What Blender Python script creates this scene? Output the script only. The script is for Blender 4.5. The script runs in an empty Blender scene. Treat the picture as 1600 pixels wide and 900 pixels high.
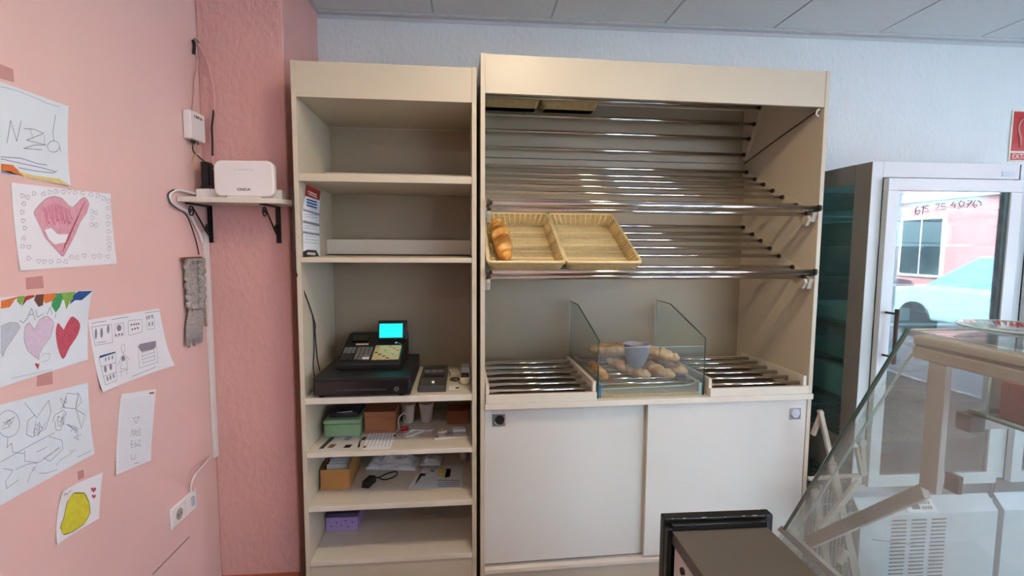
import bpy, bmesh, math, random
from mathutils import Vector, Matrix
random.seed(7)
PI = math.pi
scn = bpy.context.scene
COL = scn.collection

# ------------------------------------------------------------------ camera
FPX = 768.13
PITCH, YAW, ROLL, CZ = .0849, .08, .0058, 1.55
cp, sp = math.cos(PITCH), math.sin(PITCH); cy, sy = math.cos(YAW), math.sin(YAW)
CF = Vector((sy*cp, cy*cp, -sp)); CR = Vector((cy, -sy, 0)); CU = CR.cross(CF)
c_, s_ = math.cos(ROLL), math.sin(ROLL)
CR, CU = c_*CR + s_*CU, -s_*CR + c_*CU
CAMP = Vector((0, 0, CZ))
cam = bpy.data.cameras.new('camera'); camo = bpy.data.objects.new('camera', cam); COL.objects.link(camo)
cam.sensor_fit = 'HORIZONTAL'; cam.sensor_width = 36; cam.lens = 36*FPX/1600
cam.clip_start = .02; cam.clip_end = 200
M = Matrix((CR, CU, -CF)).transposed().to_4x4(); M.translation = CAMP
camo.matrix_world = M
scn.camera = camo

# ------------------------------------------------------------------ world, sun, window portals, exposure
w = bpy.data.worlds.new('sky'); scn.world = w; w.use_nodes = True
nt = w.node_tree; bg = nt.nodes['Background']
sky = nt.nodes.new('ShaderNodeTexSky'); sky.sky_type = 'NISHITA'
sky.sun_disc = False; sky.sun_elevation = math.radians(48); sky.sun_rotation = math.radians(-60)
sky.air_density = 1.0; sky.dust_density = 1.5
tint = nt.nodes.new('ShaderNodeMix'); tint.data_type = 'RGBA'; tint.blend_type = 'MULTIPLY'; tint.inputs['Factor'].default_value = 1
tint.inputs['B'].default_value = (.92, 1.0, 1.04, 1)
nt.links.new(sky.outputs[0], tint.inputs['A']); nt.links.new(tint.outputs['Result'], bg.inputs[0]); bg.inputs[1].default_value = 2.9
sun = bpy.data.lights.new('sun', 'SUN'); suno = bpy.data.objects.new('sun', sun); COL.objects.link(suno)
sun.energy = 12.0; sun.angle = .01; sun.color = (1, .95, .88)
suno.rotation_euler = Vector((.62, -.42, -.66)).to_track_quat('-Z', 'Y').to_euler()
def portal(name, loc, rot, sx, sy_):
    l = bpy.data.lights.new(name, 'AREA'); l.shape = 'RECTANGLE'; l.size = sx; l.size_y = sy_
    l.cycles.is_portal = True
    o = bpy.data.objects.new(name, l); COL.objects.link(o); o.location = loc; o.rotation_euler = rot
portal('window_portal', (4.58, -1.2, 1.3), (0, PI/2, 0), 2.5, 2.5)
portal('window_portal', (4.58, 1.2, 1.3), (0, PI/2, 0), 2.5, 1.2)
portal('window_portal', (2.9, -2.58, 1.3), (PI/2, 0, 0), 2.7, 2.5)
def lamp(name, loc, size, power, col):
    l = bpy.data.lights.new(name, 'AREA'); l.shape = 'SQUARE'; l.size = size; l.energy = power; l.color = col
    o = bpy.data.objects.new(name, l); COL.objects.link(o); o.location = loc
LAMPS = [((.30, 1.02), 8.5, (1, .80, .52)), ((-.1, -.9), 4, (1, .90, .76)), ((2.3, -.9), 4, (1, .92, .80))]
for (lx, ly), pw, lc in LAMPS:
    lamp('ceiling_lamp_light', (lx, ly, 2.685), .30, pw, lc)
vs = scn.view_settings
vs.view_transform = 'Standard'; vs.look = 'None'; vs.gamma = 1; vs.exposure = 1.0
try: vs.use_curve_mapping = False
except Exception: pass

# ------------------------------------------------------------------ pixel helpers (flat prints and small items at known planes)
def ray(u, v): return CF + CR*((u-800)/FPX) - CU*((v-450)/FPX)
def hit(u, v, n, p):
    d = ray(u, v); n = Vector(n); return CAMP + d*((Vector(p)-CAMP).dot(n)/d.dot(n))
def PX(u, v, x): return hit(u, v, (1, 0, 0), (x, 0, 0))
def PYp(u, v, y): return hit(u, v, (0, 1, 0), (0, y, 0))
def PZ(u, v, z): return hit(u, v, (0, 0, 1), (0, 0, z))
class Frame:
    def __init__(s, o, a):
        s.o = Vector(o); s.a = a
        s.ex = Vector((math.cos(a), math.sin(a), 0)); s.ey = Vector((-math.sin(a), math.cos(a), 0))
    def w(s, x, y, z): return s.o + s.ex*x + s.ey*y + Vector((0, 0, z))
    def l(s, p): q = p - s.o; return Vector((q.dot(s.ex), q.dot(s.ey), q.z))
    def Z(s, u, v, z): return s.l(PZ(u, v, z))
    def Y(s, u, v, y): return s.l(hit(u, v, s.ey, s.o + s.ey*y))
    def X(s, u, v, x): return s.l(hit(u, v, s.ex, s.o + s.ex*x))
FL = Frame((-.6959, 2.008, 0), .0206)
FR = Frame((.0317, 2.008, 0), .0389)

# ------------------------------------------------------------------ materials
def lin(h):
    h = h.lstrip('#'); r = [int(h[i:i+2], 16)/255 for i in (0, 2, 4)]
    return tuple(c/12.92 if c <= .04045 else ((c+.055)/1.055)**2.4 for c in r) + (1,)
def mat(name, col, rough=.5, metal=0, var=.06, scale=12, bump=0, bscale=60, spec=.5, stretch=None, emit=None, estr=0, coat=0):
    m = bpy.data.materials.new(name); m.use_nodes = True
    n = m.node_tree.nodes; L = m.node_tree.links; b = n['Principled BSDF']
    base = lin(col) if isinstance(col, str) else col
    tc = n.new('ShaderNodeTexCoord'); mp = n.new('ShaderNodeMapping'); L.new(tc.outputs['Object'], mp.inputs[0])
    if stretch: mp.inputs['Scale'].default_value = stretch
    if var > 0:
        nz = n.new('ShaderNodeTexNoise'); nz.inputs['Scale'].default_value = scale; nz.inputs['Detail'].default_value = 4
        L.new(mp.outputs[0], nz.inputs['Vector'])
        mx = n.new('ShaderNodeMix'); mx.data_type = 'RGBA'
        mx.inputs['A'].default_value = tuple(max(0, c*(1-var*1.6)) for c in base[:3])+(1,)
        mx.inputs['B'].default_value = tuple(min(1, c*(1+var)) for c in base[:3])+(1,)
        L.new(nz.outputs['Fac'], mx.inputs['Factor']); L.new(mx.outputs['Result'], b.inputs['Base Color'])
    else: b.inputs['Base Color'].default_value = base
    b.inputs['Roughness'].default_value = rough; b.inputs['Metallic'].default_value = metal
    b.inputs['Specular IOR Level'].default_value = spec
    if coat: b.inputs['Coat Weight'].default_value = coat; b.inputs['Coat Roughness'].default_value = .1
    if bump:
        bn = n.new('ShaderNodeTexNoise'); bn.inputs['Scale'].default_value = bscale; bn.inputs['Detail'].default_value = 3
        L.new(mp.outputs[0], bn.inputs['Vector'])
        bp = n.new('ShaderNodeBump'); bp.inputs['Strength'].default_value = bump; bp.inputs['Distance'].default_value = .01
        L.new(bn.outputs['Fac'], bp.inputs['Height']); L.new(bp.outputs[0], b.inputs['Normal'])
    if emit:
        b.inputs['Emission Color'].default_value = lin(emit); b.inputs['Emission Strength'].default_value = estr
    return m
def glass(name, col='#eef6f4', alpha=.10, rough=0.0, ior=1.5):
    # thin pane: mostly transparent, Fresnel reflection on top
    m = bpy.data.materials.new(name); m.use_nodes = True
    n = m.node_tree.nodes; L = m.node_tree.links; n.clear()
    out = n.new('ShaderNodeOutputMaterial'); tr = n.new('ShaderNodeBsdfTransparent'); gl = n.new('ShaderNodeBsdfGlossy')
    df = n.new('ShaderNodeBsdfDiffuse'); m1 = n.new('ShaderNodeMixShader'); m2 = n.new('ShaderNodeMixShader')
    lw = n.new('ShaderNodeLayerWeight'); lw.inputs['Blend'].default_value = .5   # facing = 1-|cos|
    pw = n.new('ShaderNodeMath'); pw.operation = 'POWER'; pw.inputs[1].default_value = 5; L.new(lw.outputs['Facing'], pw.inputs[0])
    f0 = ((ior-1)/(ior+1))**2
    fr = n.new('ShaderNodeMath'); fr.operation = 'MULTIPLY_ADD'; fr.inputs[1].default_value = 1-f0; fr.inputs[2].default_value = f0; L.new(pw.outputs[0], fr.inputs[0])
    tr.inputs[0].default_value = lin(col); gl.inputs['Roughness'].default_value = rough
    df.inputs[0].default_value = (.75, .8, .82, 1)
    nz = n.new('ShaderNodeTexNoise'); nz.inputs['Scale'].default_value = 5; nz.inputs['Detail'].default_value = 5
    tc = n.new('ShaderNodeTexCoord'); L.new(tc.outputs['Object'], nz.inputs['Vector'])
    mr = n.new('ShaderNodeMapRange'); mr.inputs[1].default_value = .35; mr.inputs[2].default_value = .75
    mr.inputs[3].default_value = alpha*.3; mr.inputs[4].default_value = alpha*1.6
    L.new(nz.outputs['Fac'], mr.inputs[0]); L.new(mr.outputs[0], m1.inputs[0])
    L.new(tr.outputs[0], m1.inputs[1]); L.new(df.outputs[0], m1.inputs[2])
    L.new(fr.outputs[0], m2.inputs[0]); L.new(m1.outputs[0], m2.inputs[1]); L.new(gl.outputs[0], m2.inputs[2])
    L.new(m2.outputs[0], out.inputs[0])
    return m
K = {}
K['pink'] = mat('pink_paint', '#e2bcb6', .55, var=.05, scale=3, bump=.12, bscale=18)
K['pinkcol'] = mat('pink_roughcast', '#dba7a0', .6, var=.07, scale=5, bump=.55, bscale=42, stretch=(1, 1, .6))
K['plaster'] = mat('white_roughcast', '#dcdfdf', .65, var=.03, scale=5, bump=.5, bscale=46, stretch=(1, 1, .6))
K['offwhite'] = mat('off_white_wall', '#a9a7a4', .7)
K['tile'] = mat('ceiling_tile_fibre', '#dddedc', .85, var=.05, scale=60, bump=.25, bscale=140)
K['grid'] = mat('ceiling_grid_paint', '#c3c4c5', .5, var=.02)
K['terracotta'] = mat('terracotta', '#b4674a', .5, var=.15, scale=9)
K['floor'] = mat('floor_tile', '#7f6c5e', .35, var=.12, scale=7)
K['grout'] = mat('grout', '#665c54', .8)
K['lam'] = mat('cream_laminate', '#c4b9a4', .38, var=.025, scale=3, stretch=(1, 1, .3))
K['lamedge'] = mat('cream_edging', '#d3cabb', .35, var=.03, scale=30)
K['lamgrey'] = mat('pale_grey_laminate', '#cecbc4', .32, var=.02, scale=2)
K['lamback'] = mat('back_board_laminate', '#a0917a', .42, var=.04, scale=3)
K['chrome'] = mat('chrome', '#d9d6d0', .14, 1, var=.03)
K['alu'] = mat('aluminium', '#b9bcc0', .32, 1, var=.05, scale=20)
K['cap'] = mat('dark_brown', '#3b3128', .5)  # deep brown; on the rail ends it stands in for missing light
K['black'] = mat('black_plastic', '#121214', .5, var=.1)
K['blackg'] = mat('black_gloss', '#0c0c0d', .18, var=.05, coat=.3)
K['iron'] = mat('black_iron', '#131315', .45, .3, var=.1)
K['white'] = mat('white_plastic', '#e9e3e1', .3, var=.015)
K['whitec'] = mat('white_cable', '#dcd5d2', .45, var=.03)
K['pinkc'] = mat('pink_painted_cable', '#d8a7a2', .5)
K['key'] = mat('grey_key', '#75706f', .4)
K['keyw'] = mat('white_key', '#d6cfc9', .4)
K['screen'] = mat('cyan_screen', '#0a3b3c', .3, var=0, emit='#00f2ee', estr=1.1)
K['menu'] = mat('menu_sheet', '#cbb886', .35, var=.25, scale=55)
K['darkg'] = mat('dark_grey_plastic', '#3d3d3a', .4)
K['green'] = mat('green_tin_paint', '#7d9c78', .4, var=.04)
K['navy'] = mat('navy_lid', '#1e2030', .4)
K['card'] = mat('brown_cardboard', '#a8763f', .75, var=.1, scale=30)
K['cardr'] = mat('reddish_cardboard', '#8b5434', .7, var=.1, scale=20)
K['paper'] = mat('paper', '#e4e7ec', .8, var=.02)
K['paperb'] = mat('paper_bluish', '#d8e2ea', .8, var=.03)
K['news'] = mat('newsprint', '#c9c6c2', .8, var=.08, scale=40)
K['pencil'] = mat('pencil_line', '#8b8996', .8, var=.1, scale=80)
K['pen'] = mat('dark_pen_line', '#2b2a33', .7, var=.05)
K['ltpencil'] = mat('faint_pencil', '#a9adb8', .8)
K['redpen'] = mat('red_crayon', '#c4566a', .8, var=.25, scale=90)
K['pinkpen'] = mat('pink_crayon', '#dba3b2', .8, var=.15, scale=90)
K['greypen'] = mat('grey_crayon', '#b9c2cf', .8, var=.1, scale=90)
K['lilac'] = mat('lilac_crayon', '#d3c3d6', .8, var=.1, scale=90)
for nme, c in dict(orange='#d9793f', greenc='#3f9a5e', lime='#84b050', blue='#24508f', brown='#6d4b3a', yellow='#d5cf3b', yel2='#dccb86', purplec='#8d8bb0', tealc='#2f8f84', redc='#b8443f').items():
    K[nme] = mat(nme.rstrip('c')+'_colouring', c, .8, var=.15, scale=70)
K['tape'] = mat('masking_tape', '#c28f8a', .5, var=.05)
K['wicker'] = mat('wicker', '#cdaf76', .6, var=.22, scale=50)
K['wickerl'] = mat('pale_wicker', '#e2cd9c', .5, var=.12, scale=60)
K['purple'] = mat('purple_box', '#a28cc2', .5)
K['dpurple'] = mat('dark_purple', '#4b3a60', .5)
K['pot'] = mat('lilac_grey_ceramic', '#8f8d9b', .35, var=.04)
K['red'] = mat('red_print', '#b3161c', .4, var=.05)
K['redbag'] = mat('red_paper_bag', '#c21f2e', .5, var=.3, scale=14, bump=.5, bscale=22)
K['cream'] = mat('cream_print', '#e9dfc6', .5)
K['fridge'] = mat('fridge_white', '#bfc7c9', .28, var=.01)
K['fridgeside'] = mat('fridge_grey_side', '#787570', .35, var=.03, scale=4)
K['fridgein'] = mat('fridge_liner', '#a3b6b8', .10, .8, var=.1)
K['gasket'] = mat('black_gasket', '#101214', .5)
K['blackcol'] = mat('black_worn_paint', '#0f0f10', .35, var=.3, scale=40)
K['counter'] = mat('dark_grey_counter', '#5b5651', .42, var=.08, scale=6)
K['taupe'] = mat('taupe_plastic', '#b0a79c', .38, var=.05)
K['frame'] = mat('grey_frame_metal', '#b3aca6', .4, .3, var=.04)
K['wood'] = mat('beige_wood', '#a89e90', .55, var=.08, scale=15, stretch=(1, 1, 8))
K['rope'] = mat('grey_white_rope', '#b7b0aa', .9, var=.5, scale=160, bump=.8, bscale=160)
K['crumb'] = mat('crumb_board', '#b79b62', .7, var=.4, scale=120)
K['redplastic'] = mat('red_plastic', '#b01824', .35)
K['cup'] = mat('beige_cup', '#c9b9ac', .45)
K['glass'] = glass('clear_glass', '#f8fcfb', .03)
K['glassd'] = glass('cloudy_glass', '#f4f8f7', .13)  # stronger pale diffuse layer, uneven over the pane
K['glassfr'] = glass('fridge_glass', '#cfdedd', .03, ior=2.1)
K['glassfs'] = glass('teal_side_glass', '#b9d8d5', .05)
K['glassedge'] = mat('green_glass_edge', '#1d4a45', .15, var=.1)
K['glasslight'] = mat('pale_glass_edge', '#a8c4bf', .2)
K['plastic'] = glass('clear_plastic', '#f2f4f4', .05)

# bread: golden crust with pale scores and a darker underside tone mix
def bread_mat(name, a, b_, c):
    m = mat(name, a, .5, var=0); n = m.node_tree.nodes; L = m.node_tree.links; b = n['Principled BSDF']
    tc = n.new('ShaderNodeTexCoord'); nz = n.new('ShaderNodeTexNoise'); nz.inputs['Scale'].default_value = 22; nz.inputs['Detail'].default_value = 6
    L.new(tc.outputs['Object'], nz.inputs['Vector']); cr = n.new('ShaderNodeValToRGB')
    cr.color_ramp.elements[0].position = .33; cr.color_ramp.elements[0].color = lin(c)
    cr.color_ramp.elements[1].position = .7; cr.color_ramp.elements[1].color = lin(b_)
    e = cr.color_ramp.elements.new(.5); e.color = lin(a)
    L.new(nz.outputs['Fac'], cr.inputs[0]); L.new(cr.outputs[0], b.inputs['Base Color'])
    bp = n.new('ShaderNodeBump'); bp.inputs['Strength'].default_value = .3; bp.inputs['Distance'].default_value = .004
    n2 = n.new('ShaderNodeTexNoise'); n2.inputs['Scale'].default_value = 120; L.new(tc.outputs['Object'], n2.inputs['Vector'])
    L.new(n2.outputs['Fac'], bp.inputs['Height']); L.new(bp.outputs[0], b.inputs['Normal'])
    return m
K['bread1'] = bread_mat('golden_crust', '#c98a3c', '#e3b36a', '#a9621f')
K['bread2'] = bread_mat('pale_crust', '#c9a173', '#dcc39c', '#ad7d49')

# ------------------------------------------------------------------ mesh helpers
class MB:
    def __init__(s): s.v = []; s.f = []; s.sm = []
    def add(s, vs_, fs, smooth=False):
        o = len(s.v); s.v += [tuple(v) for v in vs_]
        for f in fs: s.f.append(tuple(i+o for i in f)); s.sm.append(smooth)
        return s
    def box(s, x0, x1, y0, y1, z0, z1):
        v = [(x, y, z) for z in (z0, z1) for y in (y0, y1) for x in (x0, x1)]
        return s.add(v, [(0, 2, 3, 1), (4, 5, 7, 6), (0, 1, 5, 4), (2, 6, 7, 3), (0, 4, 6, 2), (1, 3, 7, 5)])
    def hexa(s, p8):
        return s.add(p8, [(0, 2, 3, 1), (4, 5, 7, 6), (0, 1, 5, 4), (2, 6, 7, 3), (0, 4, 6, 2), (1, 3, 7, 5)])
    def prism(s, poly, axis, a, b):
        def P(p, t):
            return {'x': (t, p[0], p[1]), 'y': (p[0], t, p[1]), 'z': (p[0], p[1], t)}[axis]
        n = len(poly); v = [P(p, a) for p in poly]+[P(p, b) for p in poly]
        return s.add(v, [tuple(range(n))[::-1], tuple(range(n, 2*n))]+[(i, (i+1) % n, n+(i+1) % n, n+i) for i in range(n)])
    def tube(s, pts, r, n=8, cap=True, closed=False, flat=1.0):
        pts = [Vector(p) for p in pts]; m = len(pts); rs = r if isinstance(r, (list, tuple)) else [r]*m
        rings = []; up = None
        for i, p in enumerate(pts):
            a = pts[(i-1) % m] if (i or closed) else p; b = pts[(i+1) % m] if (i < m-1 or closed) else p
            t = (b-a).normalized() if (b-a).length > 1e-9 else Vector((0, 0, 1))
            if up is None:
                up = Vector((0, 0, 1)) if abs(t.z) < .9 else Vector((1, 0, 0))
            x = t.cross(up)
            if x.length < 1e-6: x = t.cross(Vector((.3, 1, .2)))
            x.normalize(); yv = x.cross(t).normalized(); up = yv
            rings.append([p + x*math.cos(2*PI*k/n)*rs[i] + yv*math.sin(2*PI*k/n)*rs[i]*flat for k in range(n)])
        o = len(s.v)
        for rg in rings: s.v += [tuple(q) for q in rg]
        M_ = m if closed else m-1
        for i in range(M_):
            for k in range(n):
                a = o+i*n+k; b = o+i*n+(k+1) % n; c = o+((i+1) % m)*n+(k+1) % n; d = o+((i+1) % m)*n+k
                s.f.append((a, b, c, d)); s.sm.append(True)
        if cap and not closed:
            s.f.append(tuple(o+k for k in range(n))[::-1]); s.sm.append(False)
            s.f.append(tuple(o+(m-1)*n+k for k in range(n))); s.sm.append(False)
        return s
    def lathe(s, prof, n=24, c=(0, 0, 0)):
        o = len(s.v)
        for r, z in prof:
            for k in range(n): s.v.append((c[0]+r*math.cos(2*PI*k/n), c[1]+r*math.sin(2*PI*k/n), c[2]+z))
        for i in range(len(prof)-1):
            for k in range(n):
                s.f.append((o+i*n+k, o+i*n+(k+1) % n, o+(i+1)*n+(k+1) % n, o+(i+1)*n+k)); s.sm.append(True)
        return s
    def build(s, name, m, parent=None, bevel=0, seg=2):
        me = bpy.data.meshes.new(name); me.from_pydata(s.v, [], s.f); me.materials.append(K[m] if isinstance(m, str) else m)
        me.polygons.foreach_set('use_smooth', s.sm); me.update()
        if any(s.sm):
            bm = bmesh.new(); bm.from_mesh(me); bmesh.ops.recalc_face_normals(bm, faces=bm.faces); bm.to_mesh(me); bm.free()
        o = bpy.data.objects.new(name, me); COL.objects.link(o)
        if parent: o.parent = parent
        if bevel:
            b = o.modifiers.new('bevel', 'BEVEL'); b.width = bevel; b.segments = seg; b.limit_method = 'ANGLE'; b.angle_limit = .7
        return o
def B(*a): return MB().box(*a)
def T(pts, r, n=8, **k): return MB().tube(pts, r, n, **k)
def tag(o, label=None, cat=None, group=None, kind=None):
    if label: o['label'] = label
    if cat: o['category'] = cat
    if group: o['group'] = group
    if kind: o['kind'] = kind
    return o
def thing(name, label, cat, loc=(0, 0, 0), rz=0, group=None):
    o = bpy.data.objects.new(name, None); COL.objects.link(o); o.location = loc; o.rotation_euler = (0, 0, rz)
    o.empty_display_size = .05
    return tag(o, label, cat, group)
def struct(o): o['kind'] = 'structure'; return o
def share(src, name, parent, loc=(0, 0, 0), rot=None, kind=None):
    o = src.copy(); o.name = name; COL.objects.link(o); o.parent = parent; o.location = loc
    if rot: o.rotation_euler = rot
    return o
def dup(root, loc=None, rz=None, label=None):
    r = root.copy(); COL.objects.link(r)
    if loc is not None: r.location = loc
    if rz is not None: r.rotation_euler = (0, 0, rz)
    if label: r['label'] = label
    for ch in list(root.children):
        c = ch.copy(); COL.objects.link(c); c.parent = r
        for g in list(ch.children):
            d = g.copy(); COL.objects.link(d); d.parent = c
    return r
def text_mesh(name, body, size, m, parent, mw, ext=.0006, align='CENTER', sx=1.0):
    cu = bpy.data.curves.new('txt', 'FONT'); cu.body = body; cu.size = size; cu.extrude = ext; cu.align_x = align; cu.align_y = 'CENTER'
    cu.space_character = 1.0
    ob = bpy.data.objects.new('txt', cu); COL.objects.link(ob)
    dg = bpy.context.evaluated_depsgraph_get(); me = bpy.data.meshes.new_from_object(ob.evaluated_get(dg))
    COL.objects.unlink(ob); bpy.data.objects.remove(ob)
    me.transform(Matrix.Diagonal((sx, 1, 1, 1))); me.transform(mw); me.materials.clear(); me.materials.append(K[m])
    o = bpy.data.objects.new(name, me); COL.objects.link(o); o.parent = parent; return o
def catmull(pts, n=6, closed=False):
    pts = [Vector(p) for p in pts]; out = []; m = len(pts)
    for i in range(m if closed else m-1):
        p0 = pts[(i-1) % m] if (i or closed) else pts[0]; p1 = pts[i]; p2 = pts[(i+1) % m]
        p3 = pts[(i+2) % m] if (closed or i < m-2) else pts[-1]
        for k in range(n):
            t = k/n
            out.append(.5*((2*p1)+(p2-p0)*t+(2*p0-5*p1+4*p2-p3)*t*t+(3*p1-p0-3*p2+p3)*t**3))
    if not closed: out.append(pts[-1])
    return out

# ------------------------------------------------------------------ room shell
WX, WB, PILY, PILX, CH, XR, YF = -1.1256, 2.666, 2.1857, -.7824, 2.717, 4.6, -2.6
struct(B(WX-.15, WX, YF-.15, WB+.15, -.1, CH+.12).build('wall_left', 'pink'))
struct(B(WX, XR+.15, WB, WB+.15, -.1, CH+.12).build('wall_back', 'plaster'))
struct(B(WX, PILX, PILY, WB, 0, CH).build('wall_column', 'pinkcol', bevel=.006))
wr = MB()
for a in ((YF, -2.3), (-.05, .62), (1.8, WB)): wr.box(XR, XR+.15, a[0], a[1], 0, CH)
for a in ((-2.3, -.05), (.62, 1.8)): wr.box(XR, XR+.15, a[0], a[1], 0, .12); wr.box(XR, XR+.15, a[0], a[1], 2.5, CH)
struct(wr.build('wall_right', 'offwhite'))
wf = B(WX, 1.6, YF-.15, YF, 0, CH).box(4.2, XR+.15, YF-.15, YF, 0, CH).box(1.6, 4.2, YF-.15, YF, 0, .12).box(1.6, 4.2, YF-.15, YF, 2.5, CH)
struct(wf.build('wall_front', 'offwhite'))
def window(name, axis, a, b, fixed, mull):
    f = MB(); w0 = .05
    def bx(p, q, z0, z1):
        if axis == 'y': f.box(fixed+.05, fixed+.10, p, q, z0, z1)
        else: f.box(p, q, fixed-.10, fixed-.05, z0, z1)
    bx(a, b, .12, .18); bx(a, b, 2.44, 2.5)
    n = mull+1
    for k in range(n+1):
        c = a+(b-a)*k/n; c0 = min(max(c-w0/2, a), b-w0); bx(c0, c0+w0, .18, 2.44)
    o = struct(f.build(name, 'alu'))
    g = MB()
    if axis == 'y': g.box(fixed+.07, fixed+.076, a+.01, b-.01, .15, 2.46)
    else: g.box(a+.01, b-.01, fixed-.078, fixed-.072, .15, 2.46)
    g.build('pane', 'glass', o)
window('window_1', 'y', -2.3, -.05, XR, 1)
window('window_2', 'y', .62, 1.8, XR, 1)
window('window_3', 'x', 1.6, 4.2, YF, 2)
# floor with separate tiles over a grout bed
flo = struct(B(WX, XR, YF, WB, -.1, -.006).build('floor', 'grout'))
ft = B(-.163, .163, -.163, .163, -.006, 0).build('tile', 'floor', flo); first = True
for i in range(5):
    for j in range(8):
        x, y = 1.2+.33*i, .2+.33*j
        if y > 2.55: continue
        if first: ft.location = (x, y, 0); first = False
        else: share(ft, 'tile', flo, (x, y, 0))
struct(B(PILX-.34, PILX, PILY-.012, PILY-.001, 0, .07).build('baseboard_column', 'terracotta'))
struct(B(WX+.001, WX+.012, -1.0, PILY-.013, 0, .07).build('baseboard_left', 'terracotta'))
# ceiling: slab, joint backing, tiles 0.6 m, angle trim
cei = struct(B(WX, XR, YF, WB, CH+.02, CH+.12).build('ceiling', 'grid'))
X0T = -.1992
ct = B(-.295, .295, -.295, .295, 0, .018).build('ceiling_tile', 'tile', cei, bevel=.003)
ctb = {0: ct}; first = True
for i in range(-1, 8):
    for j in range(0, 9):
        x, y = X0T+.6*i+.3, WB-.05-.3-.6*j
        if x-.3 < WX or x+.3 > XR+.4 or y-.3 < YF: continue
        if any(abs(x-l[0][0]) < .3 and abs(y-l[0][1]) < .3 for l in LAMPS): pass
        if x+.295 > XR: continue
        if first: ct.location = (x, y, CH); first = False
        else: share(ct, 'ceiling_tile', cei, (x, y, CH))
eg = MB()
eg.box(WX, X0T-.605, YF, WB-.05, CH, CH+.018); eg.box(WX, XR, WB-.045, WB, CH, CH+.018); eg.box(X0T+.6*7+.61, XR, YF, WB-.05, CH, CH+.018)
eg.build('edge_strip', 'tile', cei)
gr = MB()
for i in range(-1, 9):
    x = X0T+.6*i
    if WX < x-.005 and x+.005 < XR: gr.box(x-.0045, x+.0045, YF, WB-.05, CH+.006, CH+.02)
for j in range(0, 9): y = WB-.05-.6*j; gr.box(WX, XR, y-.0045, y+.0045, CH+.006, CH+.02)
gr.build('ceiling_grid', 'grid', cei)
struct(MB().prism([(WB-.028, CH), (WB-.028, CH-.004), (WB-.004, CH-.004), (WB-.004, CH-.022), (WB, CH-.022), (WB, CH)], 'x', PILX, XR).build('trim_1', 'grid'))
struct(B(PILX, PILX+.022, PILY, WB-.029, CH-.004, CH).build('trim_2', 'grid'))
K['lampface'] = mat('lamp_diffuser', '#ffffff', .4, var=0, emit='#fff0d0', estr=6)
for i, ((lx, ly), pw, lc) in enumerate(LAMPS):
    t = thing('ceiling_lamp', ['square ceiling lamp nearest the bread shelves', 'square ceiling lamp above the pink wall side, behind the viewer', 'square ceiling lamp above the shop window side, behind the viewer'][i], 'lamp', (lx, ly, CH-.028))
    B(-.17, .17, -.17, .17, .004, .028).build('housing', 'white', t, bevel=.003)
    B(-.155, .155, -.155, .155, 0, .004).build('diffuser', 'lampface', t)

# ------------------------------------------------------------------ street outside the shop windows
struct(B(XR+.15, 30, -30, 20, -.15, -.05).build('ground', mat('asphalt', '#77767a', .85, var=.1, scale=4)))
struct(B(-20, XR+.15, -30, YF-.15, -.15, -.05).build('ground', mat('paving', '#a39c95', .8, var=.1, scale=4)))
struct(B(-6, XR+.15, YF-.15, 8, CH+.13, CH+.5).build('roof', 'offwhite'))
K['facpink'] = mat('pink_render', '#c98f8d', .8, var=.06, scale=2)
K['facwhite'] = mat('white_render', '#d7d9dc', .8, var=.04)
K['blind'] = mat('pale_blue_blind', '#a9d4ee', .6, var=.05)
K['dglass'] = mat('dark_window', '#2c3a40', .1, var=.1)
def facade(name, label, org, rz, n, mwall):
    t = thing(name, label, 'building', org, rz)
    B(0, n*2.6, 0, .4, 0, 7).build('wall', mwall, t)
    B(0, n*2.6, -.12, 0, 2.9, 3.1).build('cornice', 'facwhite', t)
    B(0, n*2.6, -.08, 0, 0, .5).build('plinth', 'fridgeside', t)
    for k in range(n):
        for z0, h in ((.9, 1.6), (3.7, 1.6)):
            x = k*2.6+.7
            wn = B(x, x+1.3, -.05, 0, z0, z0+h).build('window', 'facwhite', t)
            B(x+.08, x+.62, -.07, -.05, z0+.08, z0+h-.08).build('pane', 'dglass' if (k+int(z0)) % 2 else 'blind', wn)
            B(x+.68, x+1.22, -.07, -.05, z0+.08, z0+h-.08).build('pane', 'blind' if z0 > 3 else 'dglass', wn)
    return t
facade('apartment_building', 'pink building across the street, mirrored in the fridge door', (12, 6, -.1), -PI/2, 9, 'facpink')
facade('apartment_building', 'pale building across the side street, behind the viewer', (11.6, -13, -.1), PI, 9, 'facwhite')
def car(label, loc, rz, body):
    t = thing('parked_car', label, 'car', loc, rz)
    # side profile, length along x
    low = [(-2.05, .32), (-2.1, .62), (-1.95, .86), (-1.2, .95), (1.0, .98), (1.9, .9), (2.1, .7), (2.1, .32)]
    MB().prism(low, 'y', -.86, .86).build('body', body, t, bevel=.08, seg=3)
    m = MB()
    a = [(-1.25, .94), (-.55, 1.42), (.6, 1.46), (1.55, .96)]
    m.add([(x, s*(.8 if z < 1 else .62), z) for s in (-1, 1) for x, z in a], [(0, 1, 2, 3), (7, 6, 5, 4), (1, 5, 6, 2), (0, 4, 5, 1), (3, 2, 6, 7), (0, 3, 7, 4)])
    m.build('cabin_glass', mat('car_glass', '#7fb0ae', .1, var=.05), t)
    B(-.5, .55, -.63, .63, 1.42, 1.48).build('roof', body, t, bevel=.02)
    wsrc = None
    for x in (-1.35, 1.35):
        for s in (-1, 1):
            if wsrc is None:
                wsrc = MB().tube([(0, -.1, 0), (0, .1, 0)], .32, 18).build('wheel', 'black', t); wsrc.location = (x, s*.8, .32)
            else: share(wsrc, 'wheel', t, (x, s*.8, .32))
    return t
K['carw'] = mat('pale_car_paint', '#b5dcd8', .2, .2, var=.02, coat=.5)
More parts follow.
